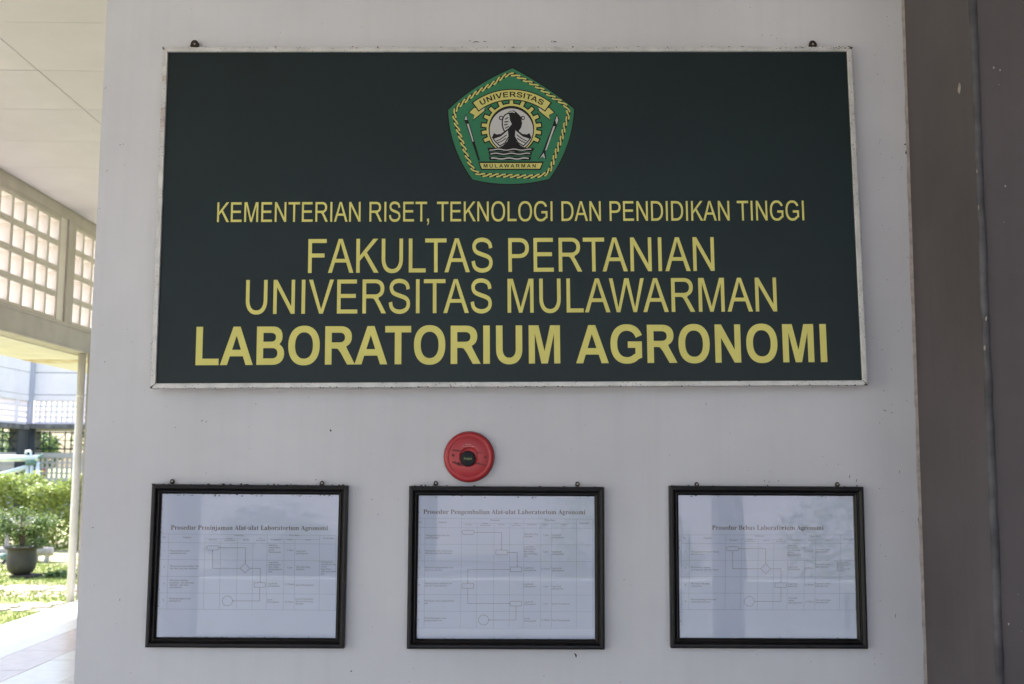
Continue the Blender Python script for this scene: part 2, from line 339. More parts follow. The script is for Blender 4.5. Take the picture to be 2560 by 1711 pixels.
SERIF = json.loads(r"""{"P":[418,[[[15,0],[15,17],[45,22],[62,32],[72,50],[75,81],[75,379],[71,406],[62,424],[44,434],[16,439],[16,455],[214,455],[287,452],[336,440],[366,422],[390,398],[404,367],[409,332],[398,280],[367,240],[314,214],[242,206],[182,206],[182,81],[185,50],[194,32],[212,22],[242,17],[242,0]],[[182,230],[201,230],[244,235],[272,253],[287,283],[292,329],[288,375],[275,406],[252,425],[216,431],[199,429],[189,424],[184,414],[182,398]]]],"A":[437,[[[-9,0],[-9,18],[9,21],[24,30],[36,47],[49,75],[206,466],[224,465],[384,87],[411,34],[425,22],[443,18],[443,0],[229,0],[229,18],[270,25],[283,46],[273,81],[253,132],[103,132],[79,71],[76,59],[75,48],[87,26],[124,18],[128,18],[128,0]],[[113,161],[242,161],[177,319]]]],"L":[426,[[[15,0],[15,17],[45,22],[62,32],[72,50],[75,81],[75,379],[71,407],[62,425],[44,434],[16,439],[16,455],[250,455],[250,439],[208,434],[196,427],[188,416],[182,379],[182,83],[185,47],[191,37],[200,31],[234,28],[278,31],[315,40],[345,56],[370,80],[391,112],[409,154],[427,154],[402,0]]]],"B":[443,[[[16,0],[16,17],[45,22],[62,32],[72,51],[75,82],[75,369],[69,412],[62,425],[51,433],[15,439],[15,455],[220,455],[318,444],[377,409],[396,351],[384,302],[348,268],[287,247],[360,223],[404,185],[418,132],[407,76],[371,35],[314,9],[238,0]],[[182,252],[188,252],[234,257],[263,272],[279,301],[285,345],[281,385],[269,412],[248,428],[216,434],[198,432],[188,425],[182,391]],[[222,24],[259,30],[283,49],[296,81],[301,128],[295,176],[277,208],[245,225],[197,231],[182,231],[182,65],[184,46],[190,33],[202,26]]]],"r":[287,[[[18,0],[18,16],[35,19],[45,26],[51,37],[52,56],[52,252],[51,273],[46,285],[37,291],[20,293],[21,310],[146,310],[146,252],[165,280],[187,301],[210,314],[233,318],[258,315],[275,304],[286,287],[289,266],[287,248],[278,234],[265,225],[248,222],[233,224],[222,231],[207,250],[199,257],[189,260],[175,255],[162,241],[152,220],[149,192],[149,56],[152,37],[159,25],[173,19],[197,16],[197,0]]]],"o":[336,[[[169,-10],[127,-5],[90,11],[60,37],[38,70],[24,110],[19,154],[24,199],[38,239],[60,272],[90,297],[127,313],[168,318],[209,313],[245,298],[275,273],[298,240],[312,200],[317,154],[312,108],[298,69],[275,36],[245,11],[210,-5]],[[169,11],[193,18],[209,39],[217,81],[220,154],[217,227],[208,271],[192,292],[169,299],[144,292],[128,271],[120,227],[117,154],[120,82],[128,39],[144,18]]]],"s":[288,[[[151,-10],[122,-6],[87,6],[73,9],[60,4],[51,-9],[36,-9],[36,105],[53,105],[66,68],[87,39],[112,21],[140,15],[162,18],[179,27],[189,40],[192,58],[183,84],[156,105],[107,130],[76,148],[54,169],[41,193],[37,220],[44,259],[65,291],[98,312],[141,319],[166,316],[199,308],[206,306],[213,305],[223,308],[230,319],[244,319],[244,222],[228,222],[215,254],[196,277],[174,291],[149,296],[130,294],[116,286],[108,274],[105,259],[107,244],[115,232],[146,212],[191,189],[221,172],[241,151],[253,127],[257,95],[250,51],[228,18],[194,-3]]]],"e":[301,[[[154,-10],[117,-5],[85,10],[58,35],[37,69],[24,109],[19,157],[24,201],[38,240],[59,273],[87,298],[120,313],[157,318],[209,309],[249,280],[274,234],[283,173],[283,166],[117,166],[127,97],[154,56],[199,42],[237,53],[270,86],[285,73],[248,27],[205,-1]],[[116,192],[201,192],[201,215],[199,252],[193,277],[181,292],[161,297],[136,286],[121,255],[116,203]]]],"d":[370,[[[140,-10],[107,-5],[78,10],[53,35],[35,66],[23,104],[19,147],[24,196],[36,237],[55,272],[81,297],[112,313],[146,318],[189,309],[223,280],[223,401],[220,419],[212,430],[198,437],[176,439],[176,455],[319,455],[319,75],[325,41],[335,32],[353,28],[353,11],[294,6],[223,-10],[223,39],[188,2]],[[171,28],[187,31],[202,41],[215,56],[223,76],[223,242],[217,257],[206,270],[191,278],[174,281],[147,273],[130,250],[121,210],[118,153],[120,98],[130,58],[146,36]]]],"u":[375,[[[131,-10],[91,-3],[65,17],[51,51],[46,97],[46,248],[39,282],[29,291],[11,294],[11,310],[142,310],[142,74],[144,58],[151,46],[162,38],[177,36],[205,43],[228,66],[228,248],[226,269],[221,283],[209,291],[189,294],[189,310],[324,310],[324,70],[326,51],[331,39],[342,33],[360,30],[360,13],[300,7],[228,-10],[228,40],[209,19],[186,3],[160,-7]]]],"m":[554,[[[18,0],[18,16],[35,19],[45,26],[51,37],[52,56],[52,253],[46,284],[36,291],[19,294],[19,310],[146,310],[146,265],[188,305],[237,318],[277,312],[305,293],[320,261],[364,304],[418,318],[465,306],[494,271],[504,212],[504,56],[510,26],[520,19],[536,16],[536,0],[377,0],[377,16],[393,19],[403,26],[410,56],[410,217],[404,258],[394,268],[377,271],[349,263],[324,237],[324,56],[331,26],[340,19],[356,16],[356,0],[199,0],[199,16],[215,19],[225,26],[232,56],[232,217],[226,258],[216,268],[199,271],[170,262],[146,235],[146,56],[152,27],[162,19],[177,16],[177,0]]]],"n":[381,[[[18,0],[18,16],[35,19],[45,26],[51,37],[52,56],[52,253],[46,284],[36,291],[19,294],[19,310],[148,310],[148,267],[190,306],[243,318],[292,306],[321,271],[330,212],[330,56],[332,38],[337,26],[347,19],[363,16],[363,0],[202,0],[202,16],[207,16],[228,26],[235,56],[235,217],[229,258],[219,268],[203,271],[173,262],[148,235],[148,56],[154,26],[164,19],[180,16],[180,0]]]],"i":[198,[[[101,362],[81,366],[65,376],[54,393],[50,412],[54,432],[65,449],[81,460],[101,463],[120,460],[137,449],[147,432],[151,412],[147,393],[136,376],[120,366]],[[18,0],[18,16],[35,19],[45,26],[51,37],[52,56],[52,252],[47,285],[37,291],[20,293],[21,310],[148,310],[148,56],[154,26],[164,19],[180,16],[180,0]]]],"j":[210,[[[106,363],[86,367],[70,378],[59,394],[56,414],[59,434],[71,450],[87,461],[106,465],[126,461],[142,450],[153,434],[157,414],[153,394],[142,378],[126,367]],[[36,-140],[11,-138],[-11,-131],[-29,-120],[-44,-105],[-53,-88],[-56,-70],[-53,-53],[-45,-40],[-32,-32],[-15,-29],[2,-31],[15,-39],[23,-51],[26,-66],[19,-87],[11,-103],[16,-113],[31,-117],[49,-113],[58,-100],[64,-54],[64,250],[62,271],[56,284],[43,291],[22,294],[22,310],[159,310],[159,-21],[151,-73],[127,-110],[88,-133]]]],"a":[344,[[[255,-10],[226,-5],[208,10],[200,35],[151,2],[95,-9],[64,-4],[40,11],[25,34],[20,63],[31,104],[63,136],[119,164],[199,190],[199,241],[196,266],[187,282],[171,292],[148,296],[115,290],[104,274],[113,257],[123,231],[120,215],[110,202],[95,194],[77,191],[59,194],[45,203],[36,218],[33,236],[37,259],[49,278],[69,295],[95,308],[126,316],[162,318],[223,312],[263,292],[285,259],[293,210],[293,62],[295,40],[304,34],[320,42],[329,28],[294,-1]],[[151,34],[174,41],[199,63],[199,169],[154,151],[127,123],[118,84],[126,46]]]],"l":[199,[[[18,0],[18,16],[35,19],[45,26],[51,37],[52,56],[52,398],[47,429],[38,436],[20,439],[20,455],[148,455],[148,56],[154,26],[164,19],[180,16],[180,0]]]],"t":[228,[[[124,-9],[89,-4],[66,10],[53,36],[48,71],[48,279],[20,279],[20,300],[88,369],[129,424],[144,424],[144,310],[208,310],[208,279],[144,279],[144,82],[149,51],[157,43],[168,40],[189,49],[206,75],[222,66],[198,24],[165,-1]]]],"b":[361,[[[43,-11],[43,388],[41,414],[37,428],[26,436],[8,439],[8,455],[138,455],[138,279],[175,308],[221,318],[254,313],[284,299],[308,276],[326,245],[338,208],[342,166],[337,118],[323,75],[300,40],[270,13],[233,-4],[192,-10],[148,-1],[105,28],[53,-11]],[[183,14],[213,23],[232,49],[242,95],[245,160],[242,213],[231,251],[212,273],[184,280],[169,277],[155,270],[144,257],[138,242],[138,69],[143,38],[158,20]]]],"g":[327,[[[146,-140],[89,-136],[48,-122],[22,-100],[14,-75],[28,-46],[69,-26],[35,-1],[24,30],[28,54],[42,74],[67,92],[102,110],[58,135],[31,169],[22,212],[27,242],[40,268],[60,289],[88,305],[120,315],[157,318],[196,315],[233,304],[317,304],[317,268],[268,268],[286,237],[291,203],[288,176],[276,151],[258,131],[234,116],[205,106],[172,103],[157,103],[142,104],[126,102],[112,94],[104,84],[101,71],[111,55],[141,49],[175,49],[223,47],[259,40],[285,29],[303,13],[312,-9],[316,-37],[305,-80],[272,-113],[219,-133]],[[157,124],[178,130],[190,146],[197,173],[199,211],[197,249],[190,276],[178,292],[157,297],[137,292],[124,276],[117,249],[114,211],[117,173],[124,146],[137,130]],[[161,-116],[218,-111],[252,-94],[263,-66],[260,-51],[249,-41],[231,-36],[205,-34],[97,-34],[79,-52],[73,-73],[79,-89],[95,-103],[122,-113]]]]}""")
SERIF[' '] = [185, []]; SERIF['-'] = [215, [[(22, 145), (22, 215), (193, 215), (193, 145)]]]
def layout(text, font, gap=0):
    """contours in font units with x starting at 0, total width"""
    x = 0; out = []
    for i, ch in enumerate(text):
        adv, cs = font[ch]
        for ct in cs: out.append([(px + x, py) for px, py in ct])
        x += adv + gap + (KERN.get(text[i:i+2], 0) if font is REG or font is BOLD else 0)
    xs = [p[0] for ct in out for p in ct]; x0 = min(xs); x1 = max(xs)
    return [[(px - x0, py) for px, py in ct] for ct in out], x1 - x0
def glyphs(text, font, gap=0):
    """the contours of layout() letter by letter"""
    cs, W = layout(text, font, gap); out = []; i = 0
    for ch in text:
        k = len(font[ch][1])
        if k: out.append(cs[i:i + k])
        i += k
    return out, W

# ================================================================== SETTING
FX0, ROOF_Y0, Y1 = -4.414, -6.5, 12.0
g = MB(); g.add([(-260,-200,-.6),(260,-200,-.6),(260,320,-.6),(-260,320,-.6)], [(0,1,2,3)])
tag(g.build('ground', m_ground), kind='structure')

floor = MB().box(FX0, 4.5, ROOF_Y0, Y1, -.75, -.004).build('floor', m_grout); tag(floor, kind='structure')
WX0, WX1 = -1.1572, 1.1824
rest = MB(); tmesh = {}
xs = [FX0] + [-4.065 + .395 * k for k in range(0, 22)] + [4.5]
j = 0
yy = 5.20 - .4 * 27
while yy < Y1 - .4:
    for i in range(len(xs) - 1):
        a, b = xs[i] + .0025, xs[i + 1] - .0025
        if b - a < .05 or (a > WX0 - .1 and yy > -.1): continue
        y0, y1 = yy + .0015, yy + .3985
        if y0 < ROOF_Y0: continue
        if b < -2.0 and yy > 3.5:
            key = (round(b - a, 3), i == 2)
            o = None
            if key not in tmesh:
                o = MB().box(0, b - a, 0, .397, -.012, 0).build('floor_tile', m_tile2 if i == 2 else m_tile); tmesh[key] = o.data
            else:
                o = bpy.data.objects.new('floor_tile', tmesh[key]); C.objects.link(o)
            o.parent = floor; o.location = (a, y0, random.uniform(-.0006, .0006))
        else: rest.box(a, b, y0, y1, -.012, 0)
    yy += .4
tag(rest.build('floor_tiles_field', m_tile, floor), kind='stuff')

ceiling = MB().box(-4.6, 4.5, ROOF_Y0, Y1, 4.016, 4.2).build('ceiling', m_ceilback); tag(ceiling, kind='structure')
cx_ = [-4.40, -3.055, -1.56, -.09, 1.38, 2.85, 4.45]; cm = {}
yy = 3.93 - .806 * 12
while yy < Y1 - .1:
    for i in range(6):
        if i >= 2 and yy > -.05: continue
        y0 = max(yy + .003, ROOF_Y0)
        y1 = min(yy + .803, Y1)
        a, b = cx_[i] + .003, cx_[i + 1] - .003
        if i == 2 and yy > -.85: y1 = min(y1, -.005)
        if y1 - y0 < .05: continue
        key = (i, round(y1 - y0, 3))
        if key not in cm:
            o = MB().box(0, b - a, 0, y1 - y0, 0, .012).build('ceiling_panel', m_ceil); cm[key] = o.data
        else:
            o = bpy.data.objects.new('ceiling_panel', cm[key]); C.objects.link(o)
        o.parent = ceiling; o.location = (a, y0, 4.0 + random.uniform(0, .002)); o.rotation_euler = (random.uniform(-.0006, .0006), 0, 0)
    yy += .806

# the wall with the signs, the end of a room block
wall = empty('laboratory_wall', (WX0, 0, 0), 'smooth light grey painted wall carrying the green sign and the three framed notices', 'wall')
MB().box(WX0, WX1 - .006, 0, 7.0, -.004, 4.0).build('wall', m_wall, wall)
# worn right-hand corner: an uneven narrow strip
e = MB(); z = 0; pv = WX1 - .010
prev = None
while z < 4.0:
    x = WX1 - .0085 + random.uniform(-.0022, .0018)
    if prev: e.add([(prev[0], -.0012, prev[1]), (WX1, -.0012, prev[1]), (WX1, -.0012, z), (x, -.0012, z), (prev[0], .01, prev[1]), (WX1, .01, prev[1]), (WX1, .01, z), (x, .01, z)],
                   [(0,1,2,3),(0,3,7,4),(1,5,6,2)])
    prev = (x, z); z += random.uniform(.02, .07)
tag(e.build('corner_edge', m_edge, wall), 'pinkish chipped right corner of the wall')

col = empty('column', (1.6, -.2, 0), 'dark taupe grey painted column projecting beside the sign wall at the right edge', 'column')
MB().box(WX1, 2.3, -.433, 7.0, -.004, 4.0).build('shaft', m_taupe, col)
b = MB(); prev = None; z = 0
rr = random.Random(3)
while z <= 4.0:
    r = .0100 + rr.uniform(-.0010, .0010); cx, cy = WX1 + .008 + rr.uniform(-.001, .001), -.434
    ring = [(cx + r * math.cos(t), cy + r * .8 * math.sin(t), z) for t in [R(k) for k in range(170, 371, 20)]]
    if prev: 
        n = len(ring); b.add(prev + ring, [(i, i + 1, n + i + 1, n + i) for i in range(n - 1)])
    prev = ring; z += .05
tag(b.build('corner_bead', m_bead, col, smooth=True), 'rough bluish plaster bead down the column corner')

q = MB(); rc = random.Random(2)
def chip(X=None, Y=None, px=0, py=0, a=.004, b=.010):
    c = on(px, py, X=X, Y=Y); k = 9; pts = []
    for i in range(k):
        t = 2 * math.pi * i / k; u, v = a * rc.uniform(.7, 1.2) * math.cos(t), b * rc.uniform(.7, 1.2) * math.sin(t)
        pts.append((c.x - .0007, c.y + u, c.z + v) if X else (c.x + u, c.y - .0007, c.z + v))
    q.add(pts, [tuple(range(k))])
chip(X=WX1, px=2399, py=220, a=.009, b=.014)
for x, y in ((2474, 797), (2470, 870), (2455, 520), (2450, 430)): chip(X=WX1, px=x - 8, py=y, a=.006, b=.006)
for x, y in ((2484, 170), (2500, 176), (2513, 466), (2521, 1560)): chip(Y=-.433, px=x, py=y, a=.0022, b=.003)
tag(q.build('paint_chips', m_edge, col), 'pale chips in the column paint', kind='stuff')
side = MB().box(2.302, 4.5, -.2, 0, -.004, 3.998).box(4.5, 4.7, -6.5, 0, -.6, 4.2).build('side_wall', m_taupe); tag(side, 'plain taupe wall running on to the right of the taupe column', 'wall')  # unseen wall, put in dark taupe to dim the right side

# vent-block wall above the corridor opening
lat = empty('vent_block_wall', (FX0, 6, 0), 'beige wall of square vent blocks above the open side of the corridor', 'wall')
MB().box(-4.58, FX0, -4.2, Y1, 2.615, 2.81).build('beam', m_beige, lat)
MB().box(-4.575, FX0 + .014, -4.2, Y1, 2.59, 2.615).build('beam_lip', m_beige, lat, bevel=.004)
MB().box(-4.58, FX0 + .013, -4.2, Y1, 2.81, 2.845).build('sill', m_beige, lat, bevel=.004)
MB().box(-4.58, FX0, -4.2, Y1, 3.895, 4.015).build('header', m_beige, lat)
bmesh_key = None
hb, wy, hz = .12, .267, .255
def block_mb(wy, hz, hy, hh, dep):
    m = MB(); a, b_ = (wy - hy) / 2, (hz - hh) / 2
    o = [(0, 0), (wy, 0), (wy, hz), (0, hz)]; q = [(a, b_), (a + hy, b_), (a + hy, b_ + hh), (a, b_ + hh)]
    v = [(-dep, y, z) for y, z in o] + [(-dep, y, z) for y, z in q] + [(0, y, z) for y, z in o] + [(0, y, z) for y, z in q]
    f = []
    for i in range(4):
        k = (i + 1) % 4
        f += [(i, k, 4 + k, 4 + i), (8 + i, 12 + i, 12 + k, 8 + k), (i, 8 + i, 8 + k, k), (4 + i, 4 + k, 12 + k, 12 + i)]
    return m.add(v, f)
bdata = None
for b0 in (8.173, 5.136, 2.099, -.938, -3.975):
    for r_ in range(4):
        for k in range(10):
            if bdata is None:
                o = block_mb(wy - .003, hz - .003, .213, .192, hb).build('vent_block', m_block, None); bdata = o.data
            else:
                o = bpy.data.objects.new('vent_block', bdata); C.objects.link(o)
            o.parent = lat
            o.location = (-.018 + random.uniform(-.002, .002), b0 + k * wy - 6, 2.848 + r_ * hz)
    # moulding round the bay
    e0, e1 = b0 - .03, b0 + 10 * wy + .03
    mm = MB(); mm.box(-4.52, FX0 - .008, e0 + .03, e1 - .03, 3.865, 3.894); mm.build('bay_trim', m_beige, lat)
    MB().box(-4.56, FX0 + .008, b0 + 10 * wy + .17, b0 + 10 * wy + .362, 2.846, 3.894).build('mullion', m_beige, lat)
    MB().box(-4.56, FX0 - .012, b0 + 10 * wy + .002, b0 + 10 * wy + .168, 2.846, 3.894).build('jamb', m_cream, lat)

can = empty('canopy', (-5, 6, 2.58), 'cream painted flat canopy jutting out below the vent blocks', 'canopy')
MB().box(-5.40, -4.581, -4.2, 9.30, 2.583, 2.72).build('slab', m_cream, can)
tag(MB().box(-5.40, -4.581, 9.302, 9.70, 2.578, 2.72).build('stained_joint', m_stain, can), 'orange stained joint across the canopy underside')
MB().box(-5.40, -4.581, 9.702, 15.5, 2.583, 2.72).build('slab', m_cream, can)

post = MB().box(-4.434, -4.15, 8.72, 9.12, -.004, 2.588).build('corridor_column', m_beige); tag(post, 'beige column at the corridor floor edge behind the pale downpipe', 'column')

dp = empty('downpipe', (-4.456, 8.62, -.6), 'pale round plastic downpipe standing at the edge of the corridor floor', 'pipe')
MB().tube((-4.456, 8.62, -.6), (-4.456, 8.62, 2.583), .041, n=20).build('pipe', m_pipe, dp, smooth=True)
for py in (1277, 1006):
    zz = on(180, py, Y=8.62).z
    MB().tube((-4.456, 8.62, zz), (-4.456, 8.62, zz + .012), .0445, n=20).build('pipe_joint', m_pipe, dp)
zz = on(205, 1001, Y=8.62).z
MB().tube((-4.456, 8.62, zz + .03), (-4.456, 8.62, zz + .05), .0445, n=20).build('pipe_joint', m_pipe, dp)

# ================================================================== THE SIGN
ro, lean, h_, w_ = .0119, .020, .9863, 1.9909
Xl = Vector((math.cos(ro), 0, math.sin(ro))); Zl = Vector((-math.sin(ro), lean, math.cos(ro))).normalized()
Yl = Zl.cross(Xl).normalized(); Zl = Xl.cross(Yl)
SM = Matrix((Xl, Yl, Zl)).transposed().to_4x4(); SM.translation = Vector((.0228, -.034 - lean * h_ / 2, 2.1556))
sign = empty('name_sign', None, 'large dark green sign board with yellow lettering and a university crest in an aluminium frame', 'sign', mat4=SM)
def local_on(inv, px, py, yl=0.0):
    o = inv @ EYEP; d = inv.to_3x3() @ ray(px, py); t = (yl - o.y) / d.y; q = o + d * t; return Vector((q.x, q.z))
SI = SM.inverted()
BY = .007                                  # board face, behind the front of the rails
sgn = lambda px, py: local_on(SI, px, py, BY)

def rails(parent, w, h, prof, m, name='frame_rail'):
    out = []
    ring = []
    for ins, y in prof:
        a, b = w / 2 - ins, h / 2 - ins
        ring.append([(-a, y, b), (a, y, b), (a, y, -b), (-a, y, -b)])
    for s in range(4):
        t = (s + 1) % 4; q = MB(); n = len(prof)
        v = [r_[s] for r_ in ring] + [r_[t] for r_ in ring]
        c = sum((Vector(p) for p in v), Vector()) / len(v)
        dirv = (Vector(ring[0][t]) - Vector(ring[0][s])).normalized() * .0004
        v = [tuple(Vector(p) + dirv) for p in v[:n]] + [tuple(Vector(p) - dirv) for p in v[n:]]
        f = [(i, i + 1, n + i + 1, n + i) for i in range(n - 1)] + [(n - 1, 0, n, 2 * n - 1)]
        f += [tuple(range(n)), tuple(range(2 * n - 1, n - 1, -1))]
        q.add(v, f); out.append(q.build(name, m, parent, local=True))
    return out
MB().box(-w_/2 + .006, w_/2 - .006, BY, BY + .004, -h_/2 + .006, h_/2 - .006).build('board', m_board, sign, local=True)
rails(sign, w_, h_, [(0, .031), (0, .002), (.0015, 0), (.0125, 0), (.0142, .002), (.0142, .0066), (.0142, .031)], m_alu)
for px, y0, y1 in ((409.5, 189, 203), (404.5, 269, 318)):
    a = local_on(SI, px, y0); b = local_on(SI, px, y1)
    tag(MB().box(-w_/2 + .001, -w_/2 + .0125, -.0006, .001, b.y, a.y).build('rail_patch', m_edge, sign, local=True), 'brown stained patch on the left rail')
# rust along the lower and upper rail edges
q = MB(); rr = random.Random(11)
def crumbs(q, n, xa, xb, z, ya, dz=.003, smin=.0008, smax=.003, r=rr):
    for _ in range(n):
        x = r.uniform(xa, xb); s = r.uniform(smin, smax); zc = z + r.uniform(-dz, dz); t = r.uniform(0, 3)
        k = 6; pts = [(x + s * r.uniform(.5, 1.6) * math.cos(t + i * 2 * math.pi / k), ya, zc + s * r.uniform(.4, .9) * math.sin(t + i * 2 * math.pi / k)) for i in range(k)]
        v = pts + [(x, ya - s * .5, zc)]
        q.add(v, [(i, (i + 1) % k, k) for i in range(k)] + [tuple(range(k))])
crumbs(q, 90, -w_/2, w_/2, -h_/2 + .001, .0002, .0012)
crumbs(q, 40, -w_/2, w_/2, h_/2 - .001, .0002, .0015)
crumbs(q, 30, w_/2 - .22, w_/2, h_/2 - .004, .0002, .004)
crumbs(q, 26, -w_/2, w_/2, -h_/2 + .014, .0002, .001, .0006, .0016)
for sx in (-1, 1):
    for _ in range(40):
        zc = rr.uniform(-h_/2, h_/2); crumbs(q, 1, sx * (w_/2 - .0004) - .0005, sx * (w_/2 - .0004) + .0005, zc, .0002, .004, .0006, .0016)
for sx, sz in ((-1, 1), (1, 1), (-1, -1), (1, -1)): crumbs(q, 7, sx*(w_/2-.004) - .004, sx*(w_/2-.004) + .004, sz*(h_/2-.004), -.0001, .004, .001, .0028)
# dark open mitre at the corners
for sx in (-1, 1):
    q.add([(sx*w_/2, -.0004, -h_/2), (sx*(w_/2-.0135), -.0004, -h_/2+.0145), (sx*(w_/2-.015), -.0004, -h_/2+.0135), (sx*(w_/2-.002), -.0004, -h_/2)], [(0,1,2,3)])
q.build('rust_spots', m_rust, sign, local=True)['kind'] = 'stuff'

def text_part(parent, tolocal, text, font, capu, pl, pr, cap, m, name, y, label=None, th=.0003, gap=0):
    gl, W = glyphs(text, font, gap)
    A, B_ = tolocal(*pl), tolocal(*pr); ux = (B_ - A); L_ = ux.length; ux.normalize(); uz = Vector((-ux.y, ux.x))
    mid = ((pl[0] + pr[0]) / 2, (pl[1] + pr[1]) / 2)
    ch = (tolocal(*mid) - tolocal(mid[0], mid[1] - cap)).length
    kx, kz = L_ / W, ch / capu
    def place(x, y_, h): p = A + ux * x * kx + uz * y_ * kz; return (p.x, y - h, p.y)
    if name == 'title':
        return tag(flat(name, [c for g_ in gl for c in g_], m, parent, place, th), kind='stuff')
    o = bpy.data.objects.new(name, None); C.objects.link(o); o.parent = parent; o.empty_display_size = .05
    for g_ in gl: flat('letter', g_, m, o, place, th)
    if label: o['label'] = label
    return o
text_part(sign, sgn, 'KEMENTERIAN RISET, TEKNOLOGI DAN PENDIDIKAN TINGGI', REG, 1466, (542.4, 555.7), (2010.8, 551.2), 49.2, m_yellow, 'lettering', BY, 'thin first line reading KEMENTERIAN RISET, TEKNOLOGI DAN PENDIDIKAN TINGGI')
text_part(sign, sgn, 'FAKULTAS PERTANIAN', REG, 1466, (769.9, 683), (1786.7, 677.6), 84.6, m_yellow, 'lettering', BY, 'second line reading FAKULTAS PERTANIAN')
text_part(sign, sgn, 'UNIVERSITAS MULAWARMAN', REG, 1466, (613.7, 785.6), (1943, 779), 84.8, m_yellow, 'lettering', BY, 'third line reading UNIVERSITAS MULAWARMAN')
text_part(sign, sgn, 'LABORATORIUM AGRONOMI', BOLD, 1466, (488.5, 913.6), (2068.5, 905.7), 95.6, m_yellow, 'lettering', BY, 'bold last line reading LABORATORIUM AGRONOMI')

# ---- crest, drawn in units of a 1660 x 1568 field
em = lambda x, y: sgn(1100 + x / 4.611, 140 + y / 4.611)
crest = MB(); 
def bez(a, m_, b, n=12):
    a, m_, b = Vector(a), Vector(m_), Vector(b); c = 2 * m_ - (a + b) / 2
    return [tuple(a * (1-t)**2 + c * 2*t*(1-t) + b * t*t) for t in [i / n for i in range(n)]]
shield = bez((835,145),(1205,362),(1545,615)) + bez((1545,615),(1462,1035),(1260,1418)) + bez((1260,1418),(815,1478),(375,1425)) + bez((375,1425),(172,1045),(95,625)) + bez((95,625),(435,355),(835,145))
def grow(ct, k, c=None):
    if c is None: c = (sum(p[0] for p in ct) / len(ct), sum(p[1] for p in ct) / len(ct))
    return [(c[0] + (x - c[0]) * k, c[1] + (y - c[1]) * k) for x, y in ct]
LAY = .00022
def layer(name, cs, m, parent, k, label=None):
    def place(x, y, h): p = em(x, y); return (p.x, BY - k * LAY - h, p.y)
    o = flat(name, cs, m, parent, place, LAY * .9)
    if label: o['label'] = label
    return o
def pieces(name, cs, m, parent, k):
    for i, c in enumerate(cs): layer(name, [c] if isinstance(c[0][0], (int, float)) else c, m, parent, k)
crest = layer('crest', [grow(shield, 1.022, (818, 830))], m_eblack, sign, 0, 'green pentagonal university crest with rope border, gear and boat')
layer('shield', [shield], m_egreen, crest, 1)
ropepts = [(835,215),(1000,290),(1130,360),(1290,470),(1400,535),(1465,600),(1478,690),(1440,800),(1408,930),(1375,1020),(1340,1110),(1308,1210),(1270,1310),(1195,1372),(1040,1392),(850,1388),(650,1378),(500,1375),(405,1335),(348,1250),(293,1110),(255,1000),(215,880),(182,770),(165,680),(195,600),(290,520),(400,440),(530,365),(630,310),(730,240)]
def closed_spline(P, sub=10):
    P = [Vector(p) for p in P]; n = len(P); Q = []
    for i in range(n):
        a, b, c, d = P[i-1], P[i], P[(i+1) % n], P[(i+2) % n]
        for k in range(sub):
            t = k / sub; Q.append(.5 * ((2*b) + (c-a)*t + (2*a-5*b+4*c-d)*t*t + (3*b-a-3*c+d)*t**3))
    return Q
RP = closed_spline(ropepts); n = len(RP)
nor = [Vector(((RP[(i+1) % n] - RP[i-1]).normalized().y, -(RP[(i+1) % n] - RP[i-1]).normalized().x)) for i in range(n)]
layer('rope_shadow', [[tuple(RP[i] + nor[i] * (21 + 4 * math.sin(i * .9))) for i in range(n)], [tuple(RP[i] - nor[i] * (21 + 4 * math.sin(i * .9 + 2))) for i in range(n)]], m_eblack, crest, 2)  # printed black band edging the rope
cum = [0]
for i in range(n): cum.append(cum[-1] + (RP[(i+1) % n] - RP[i]).length)
def atlen(s):
    s %= cum[-1]; i = max(k for k in range(n) if cum[k] <= s); t = (s - cum[i]) / (cum[i+1] - cum[i]); return RP[i].lerp(RP[(i+1) % n], t), nor[i]
ST = 50; step = cum[-1] / ST; strands = []
for k in range(ST):
    s0 = k * step; pts = []
    for u, off in ((-.22, -15), (.12, -13), (.42, -3), (.62, 5), (.92, 13), (1.14, 15)):
        p, nn = atlen(s0 + u * step); pts.append(tuple(p + nn * off))
    ct = stroke(pts, 17, 3); 
    strands.append(ct)
pieces('rope_strand', strands[0::2], m_eyellow, crest, 3); pieces('rope_strand', strands[1::2], m_eyellow, crest, 3.15)
# gear
GA = [-114, -98, -83, -65, -46, -24, 0, 24, 46, 65, 83, 98, 114]
def gear(ro_, rt, hw, ri, a_end):
    out = [];
    P = lambda r, a: (823 + r * math.sin(R(a)), 840 - r * math.cos(R(a)))
    out.append(P(ro_, -a_end))
    for a in range(-int(a_end) + 2, -122, 4): out.append(P(ro_, a))
    for i, a in enumerate(GA):
        d = math.degrees(hw / ro_); e_ = math.degrees(hw * .92 / rt)
        out += [P(ro_, a - d), P(rt, a - e_), P(rt, a + e_), P(ro_, a + d)]
        if i < len(GA) - 1:
            mid = (a + GA[i+1]) / 2; out.append(P(ro_, mid))
    for a in range(124, int(a_end), 4): out.append(P(ro_, a))
    out.append(P(ro_, a_end)); out += [P(ri, a) for a in range(int(a_end), -int(a_end) - 1, -5)]
    return out
circ = lambda cx, cy, r, n_=40: [(cx + r * math.cos(2 * math.pi * i / n_), cy + r * math.sin(2 * math.pi * i / n_)) for i in range(n_)]
layer('gear_shadow', [gear(300, 358, 35, 240, 148)], m_eblack, crest, 2.2)  # printed black outline of the gear
layer('gear', [gear(286, 343, 20, 262, 146)], m_eyellow, crest, 3.2)
layer('disc_shadow', [circ(823, 858, 262)], m_eblack, crest, 3.6)  # printed black rim of the white disc
layer('disc', [circ(823, 858, 250)], m_ewhite, crest, 4.4)
mir = lambda ct: [(1652 - x, y) for x, y in ct]
